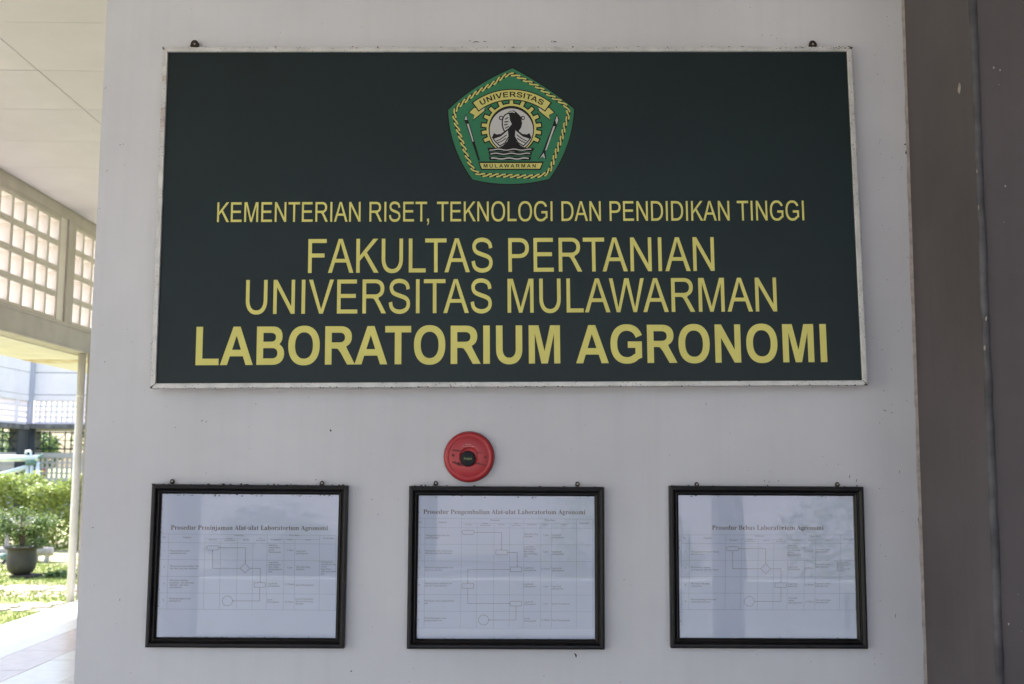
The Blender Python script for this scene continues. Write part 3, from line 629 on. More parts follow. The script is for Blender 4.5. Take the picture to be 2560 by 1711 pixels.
fig = [[(640,1075),(720,1040),(775,990),(797,930),(795,830),(828,790),(805,740),(800,690),(785,660),(800,640),(850,632),(885,655),(930,700),(947,780),(935,830),(905,872),(865,850),(862,930),(885,995),(935,1040),(1010,1075)]]
layer('figure', fig, m_eblack, crest, 6.4)
boat = [(598,945),(622,892),(650,908),(700,903),(796,832),(797,935),(758,1005),(690,1048),(640,1000)]
pieces('boat', [boat, mir(boat)], m_eblack, crest, 5.4)
sail = [(622,958),(700,932),(783,862),(788,930),(748,998),(692,1033),(645,988)]
pieces('boat_side', [sail, mir(sail)], m_ewhite, crest, 7.4)
l_ = [stroke([(650,985),(700,962),(770,912)], 10, 3), stroke([(668,1005),(715,985),(762,952)], 10, 3)]
pieces('plank_line', l_ + [mir(c) for c in l_], m_eblack, crest, 8.4)
pieces('face_line', [stroke([(795,660),(745,688),(722,735),(718,790),(730,845),(752,885)], 14, 4), stroke([(750,735),(788,712)], 12, 2), stroke([(742,765),(790,760)], 13, 2), stroke([(740,800),(778,790)], 13, 2), stroke([(748,838),(795,815)], 11, 2),
      [circ(704, 718, 26, 16), circ(704, 718, 15, 16)]], m_eblack, crest, 5.6)
layer('face_line', [circ(955, 718, 24, 16)], m_eblack, crest, 7.6)
pieces('face_highlight', [circ(958, 718, 13, 12), stroke([(800,655),(830,648),(862,656)], 12, 3)], m_ewhite, crest, 8.6)  # white printed details on the ear and crown
# waves
pieces('water', [[(545,1062),(1085,1062),(1072,1104),(562,1106)], [(556,1112),(1062,1112),(1052,1152),(572,1154)], [(560,1164),(1052,1164),(1040,1206),(575,1206)]], m_eblack, crest, 7.8)
def wave(y, a, b, ph, wd=11): return stroke([(x, y + 6 * math.sin(x * .035 + ph)) for x in range(a, b, 24)], wd, 3)
pieces('water_line', [wave(1084, 572, 1060, 0), wave(1131, 582, 1052, 1), wave(1186, 590, 1035, 2, 14)], m_ewhite, crest, 8.8)
# spears
pieces('spear', [[(298,668),(275,735),(300,790),(440,1208),(462,1208),(345,800),(322,740)], [(1347,668),(1375,735),(1352,800),(1215,1100),(1225,1195),(1180,1165),(1130,1195),(1180,1110),(1300,800),(1318,740)]], m_eblack, crest, 2.4)
pieces('spear_blade', [[(300,688),(284,738),(314,740)], [(310,785),(330,785),(388,985),(376,992)], [(1348,690),(1330,745),(1345,795),(1362,740)], [(1306,815),(1328,812),(1230,1080),(1210,1095)], [(1195,1120),(1212,1185),(1180,1160),(1150,1185)]], m_ewhite, crest, 3.4)
# scroll
def band(r0, r1, a0, a1, n_=24):
    P = lambda r, a: (828 + r * math.sin(R(a)), 1141 - r * math.cos(R(a)))
    return [P(r1, a0 + (a1 - a0) * i / n_) for i in range(n_ + 1)] + [P(r0, a1 + (a0 - a1) * i / n_) for i in range(n_ + 1)]
tail = [(340,655),(395,600),(440,614),(515,630),(385,735),(398,684)]
pieces('scroll_shadow', [grow(tail, 1.22), mir(grow(tail, 1.22))], m_eblack, crest, 2.6)  # printed black outline of the scroll tails, likewise for the bands below
pieces('scroll', [tail, mir(tail)], m_eyellow, crest, 3.6)
pieces('scroll_fold', [[(465,600),(518,603),(500,640)], mir([(465,600),(518,603),(500,640)])], m_ewhite, crest, 4.5)
layer('scroll_shadow', [band(625, 757, -37.8, 37.8)], m_eblack, crest, 5.5)
layer('scroll', [band(637, 745, -36.6, 36.6)], m_eyellow, crest, 6.5)
gl, W = glyphs('UNIVERSITAS', BOLD, 60)
arc = []
for g_ in gl:
    gg = []
    for ct in g_:
        q_ = []
        for x, y in ct:
            a = -31.5 + 63 * x / W; r_ = 664 + y / 1466 * 60
            q_.append((828 + r_ * math.sin(R(a)), 1141 - r_ * math.cos(R(a))))
        gg.append(q_)
    arc.append(gg)
pieces('scroll_letter', arc, m_eblack, crest, 7.5)
layer('scroll_shadow', [[(440,1220),(1197,1220),(1160,1317),(472,1317)]], m_eblack, crest, 3.6)
layer('scroll', [[(458,1238),(1178,1238),(1150,1303),(484,1303)]], m_eyellow, crest, 4.6)
gl, W = glyphs('MULAWARMAN', BOLD, 420)
pieces('scroll_letter', [[[(503 + x / W * 600, 1290 - y / 1466 * 40) for x, y in ct] for ct in g_] for g_ in gl], m_eblack, crest, 5.6)

def hanger(parent, inv, px, py, r, yl, ry, sr=.46):
    p = local_on(inv, px, py, yl)
    h = MB(); n_ = 18; v = []
    for d in (0, ry):
        for i in range(n_):
            t = 2 * math.pi * i / n_; v.append((p.x + r * math.cos(t) * (.95 if math.sin(t) > 0 else 1.15), yl - d, p.y + r * math.sin(t) * (1 if math.sin(t) > 0 else 1.4)))
    h.add(v, [(i, (i+1) % n_, n_ + (i+1) % n_, n_ + i) for i in range(n_)] + [tuple(range(n_)), tuple(range(2*n_-1, n_-1, -1))])
    o = h.build('hanger', m_rust, parent, local=True)
    if sr:
        s_ = MB().lathe((p.x + r * .05, yl - ry, p.y - r * .05), [(r * sr, 0), (r * sr, .0015), (r * sr * .6, .003), (r * .02, .0033)], 14, 'Y')
        s_.build('screw', m_screw, o, local=True, smooth=False)
    return o
hanger(sign, SI, 487, 111, .0118, .022, .003, .22); hanger(sign, SI, 2031, 111.5, .0112, .022, .003, .22)

# ================================================================== FRAMED NOTICES
FW, FH = .5418, .4413
PROF = [(0, .024), (0, .005), (.002, .0012), (.006, 0), (.0105, .0008), (.0135, .0045), (.0150, .0085), (.0165, .0095), (.0185, .0075), (.0205, .0072), (.0230, .0100), (.0255, .0135), (.0262, .0165), (.0262, .024)]
COLF = [0, .045, .252, .342, .438, .527, .607, .704, .766, .907, 1]
def seg(q, tl, pts, wd, y):
    for i in range(len(pts) - 1):
        a, b = Vector(pts[i]), Vector(pts[i+1]); d = (b - a).normalized(); nn = Vector((-d.y, d.x)) * wd / 2
        ps = [tl(*p) for p in (a + nn, b + nn, b - nn, a - nn)]
        q.add([(p.x, y, p.y) for p in ps], [(0, 1, 2, 3)])
def small_text(parent, tl, items, y, m, name):
    allv, allf = [], []
    for (x, yb, size, body, al) in items:
        cu = bpy.data.curves.new('t', 'FONT'); cu.body = body; cu.size = size; cu.align_x = al; cu.resolution_u = 2; cu.space_line = .92
        o = bpy.data.objects.new('t', cu); C.objects.link(o)
        me = bpy.data.meshes.new_from_object(o.evaluated_get(bpy.context.evaluated_depsgraph_get()))
        n0 = len(allv)
        for v in me.vertices:
            p = tl(x + v.co.x, yb - v.co.y); allv.append((p.x, y, p.y))
        allf += [tuple(i + n0 for i in p.vertices) for p in me.polygons]
        bpy.data.objects.remove(o); bpy.data.curves.remove(cu); bpy.data.meshes.remove(me)
    q = MB(); q.v, q.f = allv, allf
    return q.build(name, m, parent, local=True)
def notice(cx, cz, ro_, ox, oy, label, title, tbl, rows, flow, items, screws, dirt_seed, dirt_n):
    Xl = Vector((math.cos(ro_), 0, math.sin(ro_))); Zl = Vector((-math.sin(ro_), 0, math.cos(ro_)))
    Mx = Matrix((Xl, Zl.cross(Xl), Zl)).transposed().to_4x4(); Mx.translation = Vector((cx, -.025, cz))
    t = empty('framed_notice', None, label, 'picture frame', 'framed procedure notices in a row under the sign', Mx)
    inv = Mx.inverted()
    rails(t, FW, FH, PROF, m_frame)
    PY = .0195
    MB().box(-FW/2 + .02, FW/2 - .02, PY, PY + .002, -FH/2 + .02, FH/2 - .02).build('paper', m_paper, t, local=True)
    MB().box(-FW/2 + .0262, FW/2 - .0262, .0150, .0162, -FH/2 + .0262, FH/2 - .0262).build('glass_pane', m_glass, t, local=True)
    paper = t.children[-2] if False else [c for c in t.children if c.name.startswith('paper')][0]
    tl = lambda x, y: local_on(inv, ox + x / 3.485, oy + y / 3.485, PY)
    tt, xl, yl_, xr, yr, cap = title
    text_part(paper, tl, tt, SERIF, max(p[1] for p in SERIF['P'][1][0]), (xl, yl_), (xr, yr), cap, m_ink, 'title', PY, th=.0002)
    TL, TR, BR, BL = [Vector(p) for p in tbl]
    def bi(u, v_): return TL.lerp(TR, u).lerp(BL.lerp(BR, u), v_)
    q = MB(); hdr = rows[1]
    for k, v_ in enumerate(rows): seg(q, tl, [bi(0, v_), bi(1, v_)], 2.2, PY - .0001)
    seg(q, tl, [bi(COLF[2], hdr * .5), bi(COLF[9], hdr * .5)], 2.2, PY - .0001)
    for k, u in enumerate(COLF):
        top = hdr * .5 if k in (3, 4, 5, 7, 8) else 0
        seg(q, tl, [bi(u, top), bi(u, 1)], 2.2, PY - .00016)
    tag(q.build('table_lines', m_faint, paper, local=True), kind='stuff')
    q = MB()
    for k, pts in enumerate(flow): seg(q, tl, pts, 2.7, PY - .00022 - .00001 * (k % 5))
    tag(q.build('flowchart', m_ink, paper, local=True), kind='stuff')
    tag(small_text(paper, tl, items, PY - .0002, m_softink, 'small_print'), kind='stuff')
    for (px, py) in screws: hanger(t, inv, px, py, .0060, .018, .0025)
    q = MB(); r = random.Random(dirt_seed)
    crumbs(q, dirt_n, -FW/2, FW/2, FH/2 + .0010, .002, .0014, .0008, .0034, r)
    crumbs(q, dirt_n, -FW/2 + .03, FW/2 - .03, FH/2 - .0285, .0148, .0028, .0007, .0026, r)
    crumbs(q, dirt_n, -FW/2 + .03, FW/2 - .03, -FH/2 + .0275, .0148, .0014, .0006, .0017, r)
    for _ in range(dirt_n // 2): crumbs(q, 1, -FW/2 + .0265, -FW/2 + .0285, r.uniform(-.18, .18), .0148, .003, .0006, .0018, r)
    crumbs(q, dirt_n // 3, -FW/2 + .03, FW/2 - .03, 0, .0148, .17, .0004, .0009, r)
    tag(q.build('dirt_specks', m_dirt, t, local=True), kind='stuff')
    return t
def arrow(x, y, d):
    dx, dy = {'d': (0, 1), 'u': (0, -1), 'l': (-1, 0), 'r': (1, 0)}[d]
    return [[(x - dx * 11, y - dy * 11), (x - dx * 5, y - dy * 5)], [(x - dx * 11 + dy * 3, y - dy * 11 + dx * 3), (x - dx * 2, y - dy * 2)], [(x - dx * 11 - dy * 3, y - dy * 11 - dx * 3), (x - dx * 2, y - dy * 2)]]
def rect_(a, b, c, d): return [[(a, c), (b, c)], [(b, c), (b, d)], [(b, d), (a, d)], [(a, d), (a, c)]]
def rrect(a, b, c, d):
    r = (d - c) / 2; o = [(a + r, c), (b - r, c)] + [(b - r + r * math.sin(t), c + r - r * math.cos(t)) for t in [R(k) for k in range(30, 181, 30)]] + [(a + r, d)] + [(a + r - r * math.sin(t), c + r + r * math.cos(t)) for t in [R(k) for k in range(30, 181, 30)]]
    return [o]
def circle_(cx, cy, r): return [[(cx + r * math.cos(R(k)), cy + r * math.sin(R(k))) for k in range(0, 361, 15)]]
def diam(cx, cy, r): return [[(cx, cy - r), (cx + r, cy)], [(cx + r, cy), (cx, cy + r)], [(cx, cy + r), (cx - r, cy)], [(cx - r, cy), (cx, cy - r)]]
def poly(*p): return [[p[i], p[i+1]] for i in range(len(p) - 1)]
def header(y, dx=0):
    return [(212+dx, y+12, 21, 'No', 'CENTER'), (412+dx, y+12, 21, 'Kegiatan', 'CENTER'), (865+dx, y-5, 21, 'Pelaksana', 'CENTER'), (1345+dx, y-5, 21, 'Mutu Baku', 'CENTER'),
            (637+dx, y+32, 17, 'Pemohon', 'CENTER'), (782+dx, y+22, 17, 'Kepala\nLaboratorium', 'CENTER'), (922+dx, y+32, 17, 'Laboran', 'CENTER'), (1050+dx, y+22, 17, 'Staf\nAdministrasi', 'CENTER'),
            (1187+dx, y+32, 17, 'Kelengkapan', 'CENTER'), (1308+dx, y+32, 17, 'Waktu', 'CENTER'), (1465+dx, y+32, 17, 'Output', 'CENTER'), (1643+dx, y+20, 20, 'Keterangan', 'CENTER')]
S_ = 22
notice(-.6906, 1.1669, -.0007, 350, 1190, 'dark framed notice titled Prosedur Peminjaman Alat-alat, leftmost under the sign',
    ('Prosedur Peminjaman Alat-alat Laboratorium Agronomi', 268, 469, 1637, 474, 39), [(183,506),(1708,520),(1703,1172),(165,1160)], [0, .115, .34, .565, .785, 1],
    rrect(580,688,610,647) + poly((688,627),(918,627),(918,752)) + arrow(918,760,'d') + diam(915,806,42) + poly((873,806),(632,806),(632,655)) + arrow(632,648,'u') + poly((957,806),(1048,806),(1048,920)) + arrow(1048,928,'d') + rect_(995,1092,931,970) + poly((1043,970),(1042,1090),(812,1090)) + arrow(806,1090,'l') + circle_(762,1090,44),
    header(530) + [(215,660,S_,'1','CENTER'),(210,800,S_,'2','CENTER'),(208,946,S_,'3','CENTER'),(202,1088,S_,'4','CENTER'),
     (262,660,S_,'Menyerahkan surat\npeminjaman alat','LEFT'),(260,793,S_,'Memeriksa ketersediaan alat\ndan alat yang akan dipinjam','LEFT'),(258,917,S_,'Mencatat identitas\npeminjam, alat-alat yang\ndipinjam, dan lama\npeminjaman','LEFT'),(250,1076,S_,'Menandatangani surat\npeminjaman','LEFT'),
     (1122,611,S_,'Identitas,\nmahasiswa,\nSurat\nPeminjaman','LEFT'),(1120,760,S_,'Log book\npeminjaman\ndan ruang\npenyimpanan\nalat','LEFT'),(1112,946,S_,'Log book\npeminjaman','LEFT'),(1108,1086,S_,'Surat\nPeminjaman','LEFT'),
     (1308,655,S_,'5 Hari','CENTER'),(1305,806,S_,'1 Jam','CENTER'),(1302,952,S_,'15 Menit','CENTER'),(1300,1106,S_,'15 Menit','CENTER'),
     (1360,662,S_,'Log book\npeminjaman','LEFT'),(1360,800,S_,'Alat-alat yang\ndipinjam','LEFT'),(1355,958,S_,'Surat Peminjaman','LEFT'),(1352,1080,S_,'Surat Peminjaman\ndan alat-alat yang\ndipinjam','LEFT'),
     (1576,758,S_,'Peminjaman\nditolak jika alat\nmasih\ndigunakan\noleh peminjam\nlain','LEFT')],
    [(431,1203.5),(805,1208)], 5, 46)
notice(.0209, 1.1669, .0017, 1000, 1190, 'dark framed notice titled Prosedur Pengembalian Alat-alat, in the middle below the red alarm',
    ('Prosedur Pengembalian Alat-alat Laboratorium Agronomi', 203, 332, 1615, 335, 39), [(150,370),(1680,378),(1680,1330),(140,1325)], [0, .084, .236, .389, .542, .695, .848, 1],
    rrect(540,648,475,511) + poly((648,493),(885,493),(885,636)) + arrow(885,645,'d') + rect_(835,935,647,688) + poly((935,668),(1021,668),(1021,786)) + arrow(1021,793,'d') + rect_(962,1062,795,836) + poly((962,815),(590,815),(590,930)) + arrow(590,938,'d') + rect_(540,641,940,980) + poly((590,980),(590,1112),(952,1112)) + arrow(959,1112,'r') + rect_(960,1060,1093,1134) + poly((1010,1134),(1010,1256),(780,1256)) + arrow(774,1256,'l') + circle_(728,1256,44),
    header(398, -38) + [(172,526,S_,'1','CENTER'),(170,668,S_,'2','CENTER'),(168,813,S_,'3','CENTER'),(166,958,S_,'4','CENTER'),(164,1108,S_,'5','CENTER'),(160,1260,S_,'6','CENTER'),
     (222,526,S_,'Mengembalikan alat-alat\nyang dipinjam','LEFT'),(220,660,S_,'Memeriksa dan menyimpan\nalat-alat yang dikembalikan','LEFT'),(218,806,S_,'Mencatat pengembalian alat-\nalat yang dipinjam','LEFT'),(216,944,S_,'Menyelesaikan administrasi\nalat-alat yang dipinjam','LEFT'),(214,1096,S_,'Membuat surat pengembalian\nalat','LEFT'),(210,1246,S_,'Menandatangani surat\npengembalian alat','LEFT'),
     (1082,514,S_,'Alat-alat yang\ndipinjam','LEFT'),(1080,625,S_,'Log book\npeminjaman\ndan ruang\npenyimpanan\nalat','LEFT'),(1080,808,S_,'Log book\npeminjaman','LEFT'),(1078,950,S_,'Log book\npeminjaman','LEFT'),(1078,1104,S_,'Log book\npeminjaman','LEFT'),(1082,1250,S_,'Surat\nPeminjaman','LEFT'),
     (1270,522,S_,'1 Jam','CENTER'),(1268,668,S_,'1 Jam','CENTER'),(1268,818,S_,'15 Menit','CENTER'),(1268,970,S_,'1 Jam','CENTER'),(1266,1120,S_,'1 Jam','CENTER'),(1268,1264,S_,'15 Menit','CENTER'),
     (1322,522,S_,'Log book\npeminjaman','LEFT'),(1322,668,S_,'Log book\npeminjaman','LEFT'),(1322,812,S_,'Log book\npeminjaman','LEFT'),(1320,970,S_,'Log book\npeminjaman','LEFT'),(1322,1122,S_,'Surat Peminjaman','LEFT'),(1322,1266,S_,'Surat Peminjaman','LEFT')],
    [(1089.5,1208),(1443.5,1210)], 6, 14)
notice(.7439, 1.1724, .0012, 1660, 1190, 'dark framed notice titled Prosedur Bebas Laboratorium, rightmost under the sign',
    ('Prosedur Bebas Laboratorium Agronomi', 418, 470, 1390, 472, 39), [(153,515),(1680,515),(1668,1170),(148,1165)], [0, .115, .34, .56, .78, 1],
    rrect(542,652,618,652) + poly((652,635),(885,635),(885,756)) + arrow(885,764,'d') + diam(885,810,43) + poly((842,810),(598,810),(598,664)) + arrow(598,656,'u') + poly((928,810),(1019,810),(1019,923)) + arrow(1019,931,'d') + rect_(967,1064,933,972) + poly((1019,972),(1019,1095),(796,1095)) + arrow(790,1095,'l') + circle_(743,1094,43),
    header(536, -32) + [(186,668,S_,'1','CENTER'),(187,812,S_,'2','CENTER'),(187,957,S_,'3','CENTER'),(188,1100,S_,'4','CENTER'),
     (234,668,S_,'Mengajukan Formulir bebas\nlaboratorium','LEFT'),(236,804,S_,'Memeriksa catatan\npeminjaman alat dan bahan','LEFT'),(236,946,S_,'Mencatat identitas\nmahasiswa','LEFT'),(236,1084,S_,'Menandatangani formulir\nbebas laboratorium','LEFT'),
     (1080,614,S_,'Identitas\nmahasiswa\ndan formulir\nbebas\nlaboratorium','LEFT'),(1080,800,S_,'Log book\npeminjaman','LEFT'),(1080,948,S_,'Log book\nbebas lab','LEFT'),(1084,1072,S_,'Formulir\nbebas\nlaboratorium','LEFT'),
     (1262,662,S_,'15 Menit','CENTER'),(1262,810,S_,'15 Menit','CENTER'),(1264,956,S_,'15 Menit','CENTER'),(1268,1104,S_,'15 Menit','CENTER'),
     (1318,648,S_,'Formulir bebas\nlaboratorium','LEFT'),(1318,780,S_,'Formulir bebas\nlaboratorium','LEFT'),(1318,946,S_,'Formulir bebas\nlaboratorium','LEFT'),(1320,1090,S_,'Formulir bebas\nlaboratorium','LEFT'),
     (1504,757,16,'Formulir bebas\nlaboratorium hanya\ndikeluarkan bila\nalat telah\ndikembalikan oleh\nmahasiswa','LEFT')],
    [(1741.5,1211),(2093,1211)], 8, 8)

# ================================================================== FIRE ALARM
ac = on(1172.5, 1142.5, Y=-.02); ac.y = 0
al = empty('fire_alarm', (ac.x, 0, ac.z), 'round red fire alarm call point with black PUSH button on the wall below the sign', 'fire alarm')
MB().lathe((0, 0, 0), [(.0712, 0), (.0712, .006), (.069, .007)], 64, 'Y').build('base', m_black, al, local=True)
cover = MB().lathe((0, 0, 0), [(.0700, .006), (.0704, .013), (.0682, .0185), (.0640, .0222), (.0600, .0232), (.0575, .0222), (.0560, .0212), (.0545, .0215), (.0535, .0222), (.030, .0225), (.0245, .0225), (.0242, .0205), (.023, .0200), (.001, .0200)], 72, 'Y').build('cover', m_red, al, local=True, smooth=True)
bx, bz = -.0028, -.0052
MB().lathe((bx, 0, bz), [(.0212, .0200), (.0212, .0255), (.0200, .0268), (.0185, .0272), (.001, .0276)], 40, 'Y').build('button', m_black, al, local=True, smooth=True)
btn = [c for c in al.children if c.name.startswith('button')][0]
cs, W = layout('PUSH', BOLD, 80)
tag(flat('push_lettering', cs, m_olive, btn, lambda x, y, h: (bx - .0110 + x / W * .0215, -.0281 - h, bz - .0035 + y / 1466 * .0062), .0002), kind='stuff')
for x, z in ((-.0437, .0040), (.0455, -.0008)):
    q = MB().lathe((x, -.0006, z), [(.0038, .0222), (.0036, .0228), (.0024, .0226), (.0016, .0212), (.0005, .0210)], 16, 'Y'); q.build('screw_hole', m_smear, al, local=True)
BR = {**REG, **BOLD}
for zz, ww, hh, body in ((.0325, .0150, .0026, 'PUSH'), (.0275, .0300, .0022, 'TO GIVE ALARM')):
    cs, W = layout(body, BR, 60)
    tag(flat('small_lettering', cs, m_pinkprint, al, lambda x, y, h: (-.002 - ww / 2 + x / W * ww, -.0228 - h, zz + y / 1466 * hh), .0001), kind='stuff')
q = MB(); r = random.Random(4)
def smear(x0, z0, x1, z1, wd, n_=14):
    up, dn = [], []
    for i in range(n_ + 1):
        t = i / n_; x = x0 + (x1 - x0) * t; z = z0 + (z1 - z0) * t; k = wd * (math.sin(math.pi * t) ** .5) + 1e-5
        up.append((x, -.0235, z + k * r.uniform(.3, 1))); dn.append((x, -.0235, z - k * r.uniform(.3, 1)))
    q.add(up + dn, [(i, i + 1, n_ + 2 + i, n_ + 1 + i) for i in range(n_)])
smear(-.050, .0185, -.018, .0150, .0040); smear(.018, .0125, .040, .0105, .0022)
smear(-.048, -.0145, -.014, -.0235, .0062); smear(.014, -.0165, .050, -.0235, .0038)
tag(q.build('dirt_smear', m_smear, al, local=True), kind='stuff')

# ================================================================== MARKS ON THE WALL
q = MB(); r = random.Random(21)
def mark(px, py, L_, a, wd=.0009):
    p = on(px, py, Y=-.0008); a = R(a); d = Vector((math.cos(a), 0, math.sin(a))); nn = Vector((-d.z, 0, d.x)); pts = []
    k = 5
    for i in range(k + 1):
        t = i / k; c = p + d * (t - .5) * L_ + nn * math.sin(t * 3) * L_ * .15; ww = wd * (.4 + math.sin(math.pi * t)); pts.append((c + nn * ww, c - nn * ww))
    v = [x for pr in pts for x in pr]; q.add([(x.x, -.0008, x.z) for x in v], [(2*i, 2*i+2, 2*i+3, 2*i+1) for i in range(k)])
for px, py, L_, a, wd in [(826,1077,.007,-60,.0016),(1438,1639,.013,-70,.0017),(878,1679,.005,0,.0012),(505,1053,.006,20,.0008),(516,1055,.004,60,.0008),(2212,1028,.012,-20,.0006),(2229,1033,.008,-25,.0005),
    (2267,382,.012,60,.0018),(2270,352,.010,90,.0015),(2264,362,.009,15,.0014),(2273,370,.008,-40,.0013),(1766,1011,.008,50,.0005),(2210,977,.006,85,.0005),(2125,1192,.010,80,.0007),(2142,1202,.009,75,.0007),(1912,1202,.006,70,.0006),(1923,1205,.005,-30,.0006),(1947,1203,.005,60,.0006),(300,363,.004,0,.0008),(308,361,.004,30,.0007),
    (1190,107,.020,3,.0009),(1212,105,.010,-5,.0007),(1387,106,.012,5,.0011),(1380,104,.006,60,.0008),(232,1320,.005,20,.0008),(262,905,.004,70,.0007),(300,1500,.006,85,.0006),(930,1250,.005,40,.0006),(1560,1450,.004,10,.0006),(640,1010,.004,65,.0006),(2240,1540,.012,86,.0006),(2250,1180,.010,84,.0005),(1175,103,.006,40,.0006),(2205,875,.004,10,.0007),(2298,1300,.02,88,.0006),(2290,700,.016,88,.0006),(790,1200,.006,50,.0006)]:
    mark(px, py, L_, a, wd)
for _ in range(70):
    px = r.choice([r.uniform(215, 2290), r.uniform(2180, 2290)]); mark(px, r.uniform(10, 1700), r.uniform(.0015, .004), r.uniform(0, 180), r.uniform(.0003, .0008))
tag(q.build('wall_specks', m_dirt), 'small dark insect specks and scratches scattered on the grey wall', 'dirt', kind='stuff')



# ================================================================== GARDEN AND COURTYARD
def leaves(q, n_, pick, s0, s1, rnd, droop=0):
    for _ in range(n_):
        p = Vector(pick()); s = rnd.uniform(s0, s1)
        a = Vector((rnd.gauss(0, 1), rnd.gauss(0, 1), rnd.gauss(0, .6) - droop)).normalized(); b_ = a.orthogonal().normalized()
        t = rnd.uniform(0, 6.28); b_ = (b_ * math.cos(t) + a.cross(b_) * math.sin(t))
        c = a.cross(b_) * s * .12
        q.add([p - a * s, p + b_ * s * .45 + c, p + a * s, p - b_ * s * .45 + c], [(0, 1, 2, 3)])
def blob(rnd, blobs, shell=.55):
    def f():
        c, r_ = rnd.choice(blobs)
        d = Vector((rnd.gauss(0, 1), rnd.gauss(0, 1), rnd.gauss(0, 1))).normalized() * (shell + (1 - shell) * rnd.random())
        return (c[0] + d.x * r_[0], c[1] + d.y * r_[1], c[2] + d.z * r_[2])
    return f

# back wing of the courtyard
BYW = 46.9
bw = empty('courtyard_back_wing', (-18, BYW, -.6), 'white two storey wing across the courtyard with vent blocks and dark green window grilles', 'building')
MB().box(-21.5, 6, BYW, BYW + .3, 5.44, 9.5).build('upper_facade', m_facade, bw)
MB().box(-21.5, 6, BYW + .012, BYW + .3, 4.435, 5.41).build('upper_facade', m_facade, bw)
MB().box(-21.5, 6, BYW, BYW + .3, 4.16, 4.405).build('upper_facade', m_facade, bw)
MB().box(-21.5, 6, BYW + .03, BYW + .26, 4.165, 9.4).build('facade_joint', m_slab, bw)
MB().box(-22.2, 6, BYW - .32, BYW + 2.5, 2.885, 3.095).build('slab', m_slab, bw)
MB().box(-21.9, 6, BYW + .05, BYW + .25, 3.097, 3.17).build('vent_curb', m_facade, bw)
MB().box(-22.2, 6, BYW, BYW + .2, 2.77, 2.883).build('lintel', m_cream, bw)
MB().box(-22.0, 6, BYW, BYW + .25, 1.60, 1.81).build('parapet_rail', m_block, bw)
MB().box(-22.0, 6, BYW, BYW + .25, -.6, .66).build('plinth', m_block, bw)
def vents(parent, n_, rows_, x0, y0, z0, sx, sz, hx, hz_, dep, along='x', m=None, org=None):
    d = block_mb(sx - .004, sz - .004, hx, hz_, dep); first = None
    if along == 'x': d.v = [(y, -x, z) for x, y, z in d.v]
    for r_ in range(rows_):
        for k in range(n_):
            if first is None: o = d.build('vent_block', m, None); first = o.data
            else: o = bpy.data.objects.new('vent_block', first); C.objects.link(o)
            o.parent = parent; loc = (x0 + k * sx, y0, z0 + r_ * sz) if along == 'x' else (x0, y0 + k * sx, z0 + r_ * sz)
            o.location = Vector(loc) - org
OB = Vector((-18, BYW, -.6))
vents(bw, 22, 4, -21.06, BYW + .06, 3.172, .245, .245, .165, .165, .14, 'x', m_facade, OB)
vents(bw, 22, 4, -21.06, BYW + .04, .67, .225, .232, .155, .165, .14, 'x', m_block, OB)
MB().box(-15.74, 6, BYW + .05, BYW + .25, 3.172, 4.155).build('vent_wall', m_facade, bw)
MB().box(-16.1, 6, BYW + .05, BYW + .24, .66, 1.59).build('vent_wall', m_block, bw)
MB().box(-21.14, -20.92, BYW - .10, BYW + .6, -.6, 2.883).build('column', m_dcol, bw)
MB().box(-21.5, -21.145, BYW - 1.27, BYW + .6, -.6, 2.88).build('column', m_dcol, bw)
MB().box(-21.5, -21.08, BYW - .28, BYW - .002, 3.097, 9.5).build('pilaster', m_slate, bw)
MB().box(-21.142, -21.06, BYW - .2, BYW - .102, -.6, 2.883).build('pilaster', m_dcol, bw)
for u in range(6):
    gx = -20.61 + u * .975
    q = MB(); t_ = .022; Y_ = BYW + .1
    for x in (gx, gx + .27): q.box(x - t_, x + t_, Y_, Y_ + .04, 1.815, 2.768)
    for z in (2.715, 1.985): q.box(gx - .001, gx + .973, Y_ - .012, Y_ - .002, z - .03, z + .03)
    q.box(gx, gx + .973, Y_ + .041, Y_ + .055, 2.345, 2.375)
    for (xa, za, xb, zb) in ((gx + .27, 2.01, gx + .97, 2.69), (gx + .27, 2.69, gx + .97, 2.01)): q.tube((xa, Y_ + .075, za), (xb, Y_ + .075, zb), .017, n=6)
    q.tube((gx + .625, Y_ + .10, 1.95), (gx + .625, Y_ + .10, 2.64), .012, n=6)
    q.build('window_grille', m_grill, bw)
q = MB()
for (xa, za, xb, zb) in ((-20.91, 2.01, -20.63, 2.30), (-20.91, 2.40, -20.63, 2.69)): q.tube((xa, BYW + .17, za), (xb, BYW + .17, zb), .017, n=6)
q.box(-20.915, -20.635, BYW + .09, BYW + .098, 2.685, 2.745); q.box(-20.915, -20.635, BYW + .09, BYW + .098, 1.955, 2.015)
q.build('window_grille', m_grill, bw)

# left wing, running away from the camera
LX = -21.197
lw = empty('courtyard_left_wing', (LX, 40, -.6), 'white two storey wing along the left of the courtyard, seen edge on', 'building')
OL = Vector((LX, 40, -.6))
for a, b_, s in ((5.42, 9.5, 0), (4.40, 5.40, .012), (4.12, 4.38, 0)): MB().box(LX - .3, LX - s, 34, BYW - .285, a, b_).build('upper_facade', m_facade, lw)
MB().box(LX - .26, LX - .03, 34, BYW - .29, 4.13, 9.4).build('facade_joint', m_slab, lw)
MB().box(LX - 2.5, LX + .12, 34, BYW - .33, 2.84, 3.06).build('slab', m_slab, lw)
MB().box(LX - .25, LX - .05, 34, BYW - .29, 3.062, 3.135).build('vent_curb', m_facade, lw)
vents(lw, 13, 4, LX - .05, 42.14, 3.137, .245, .245, .165, .165, .14, 'y', m_facade, OL)
vents(lw, 4, 4, LX - .05, 45.63, 3.137, .245, .245, .165, .165, .14, 'y', m_facade, OL)
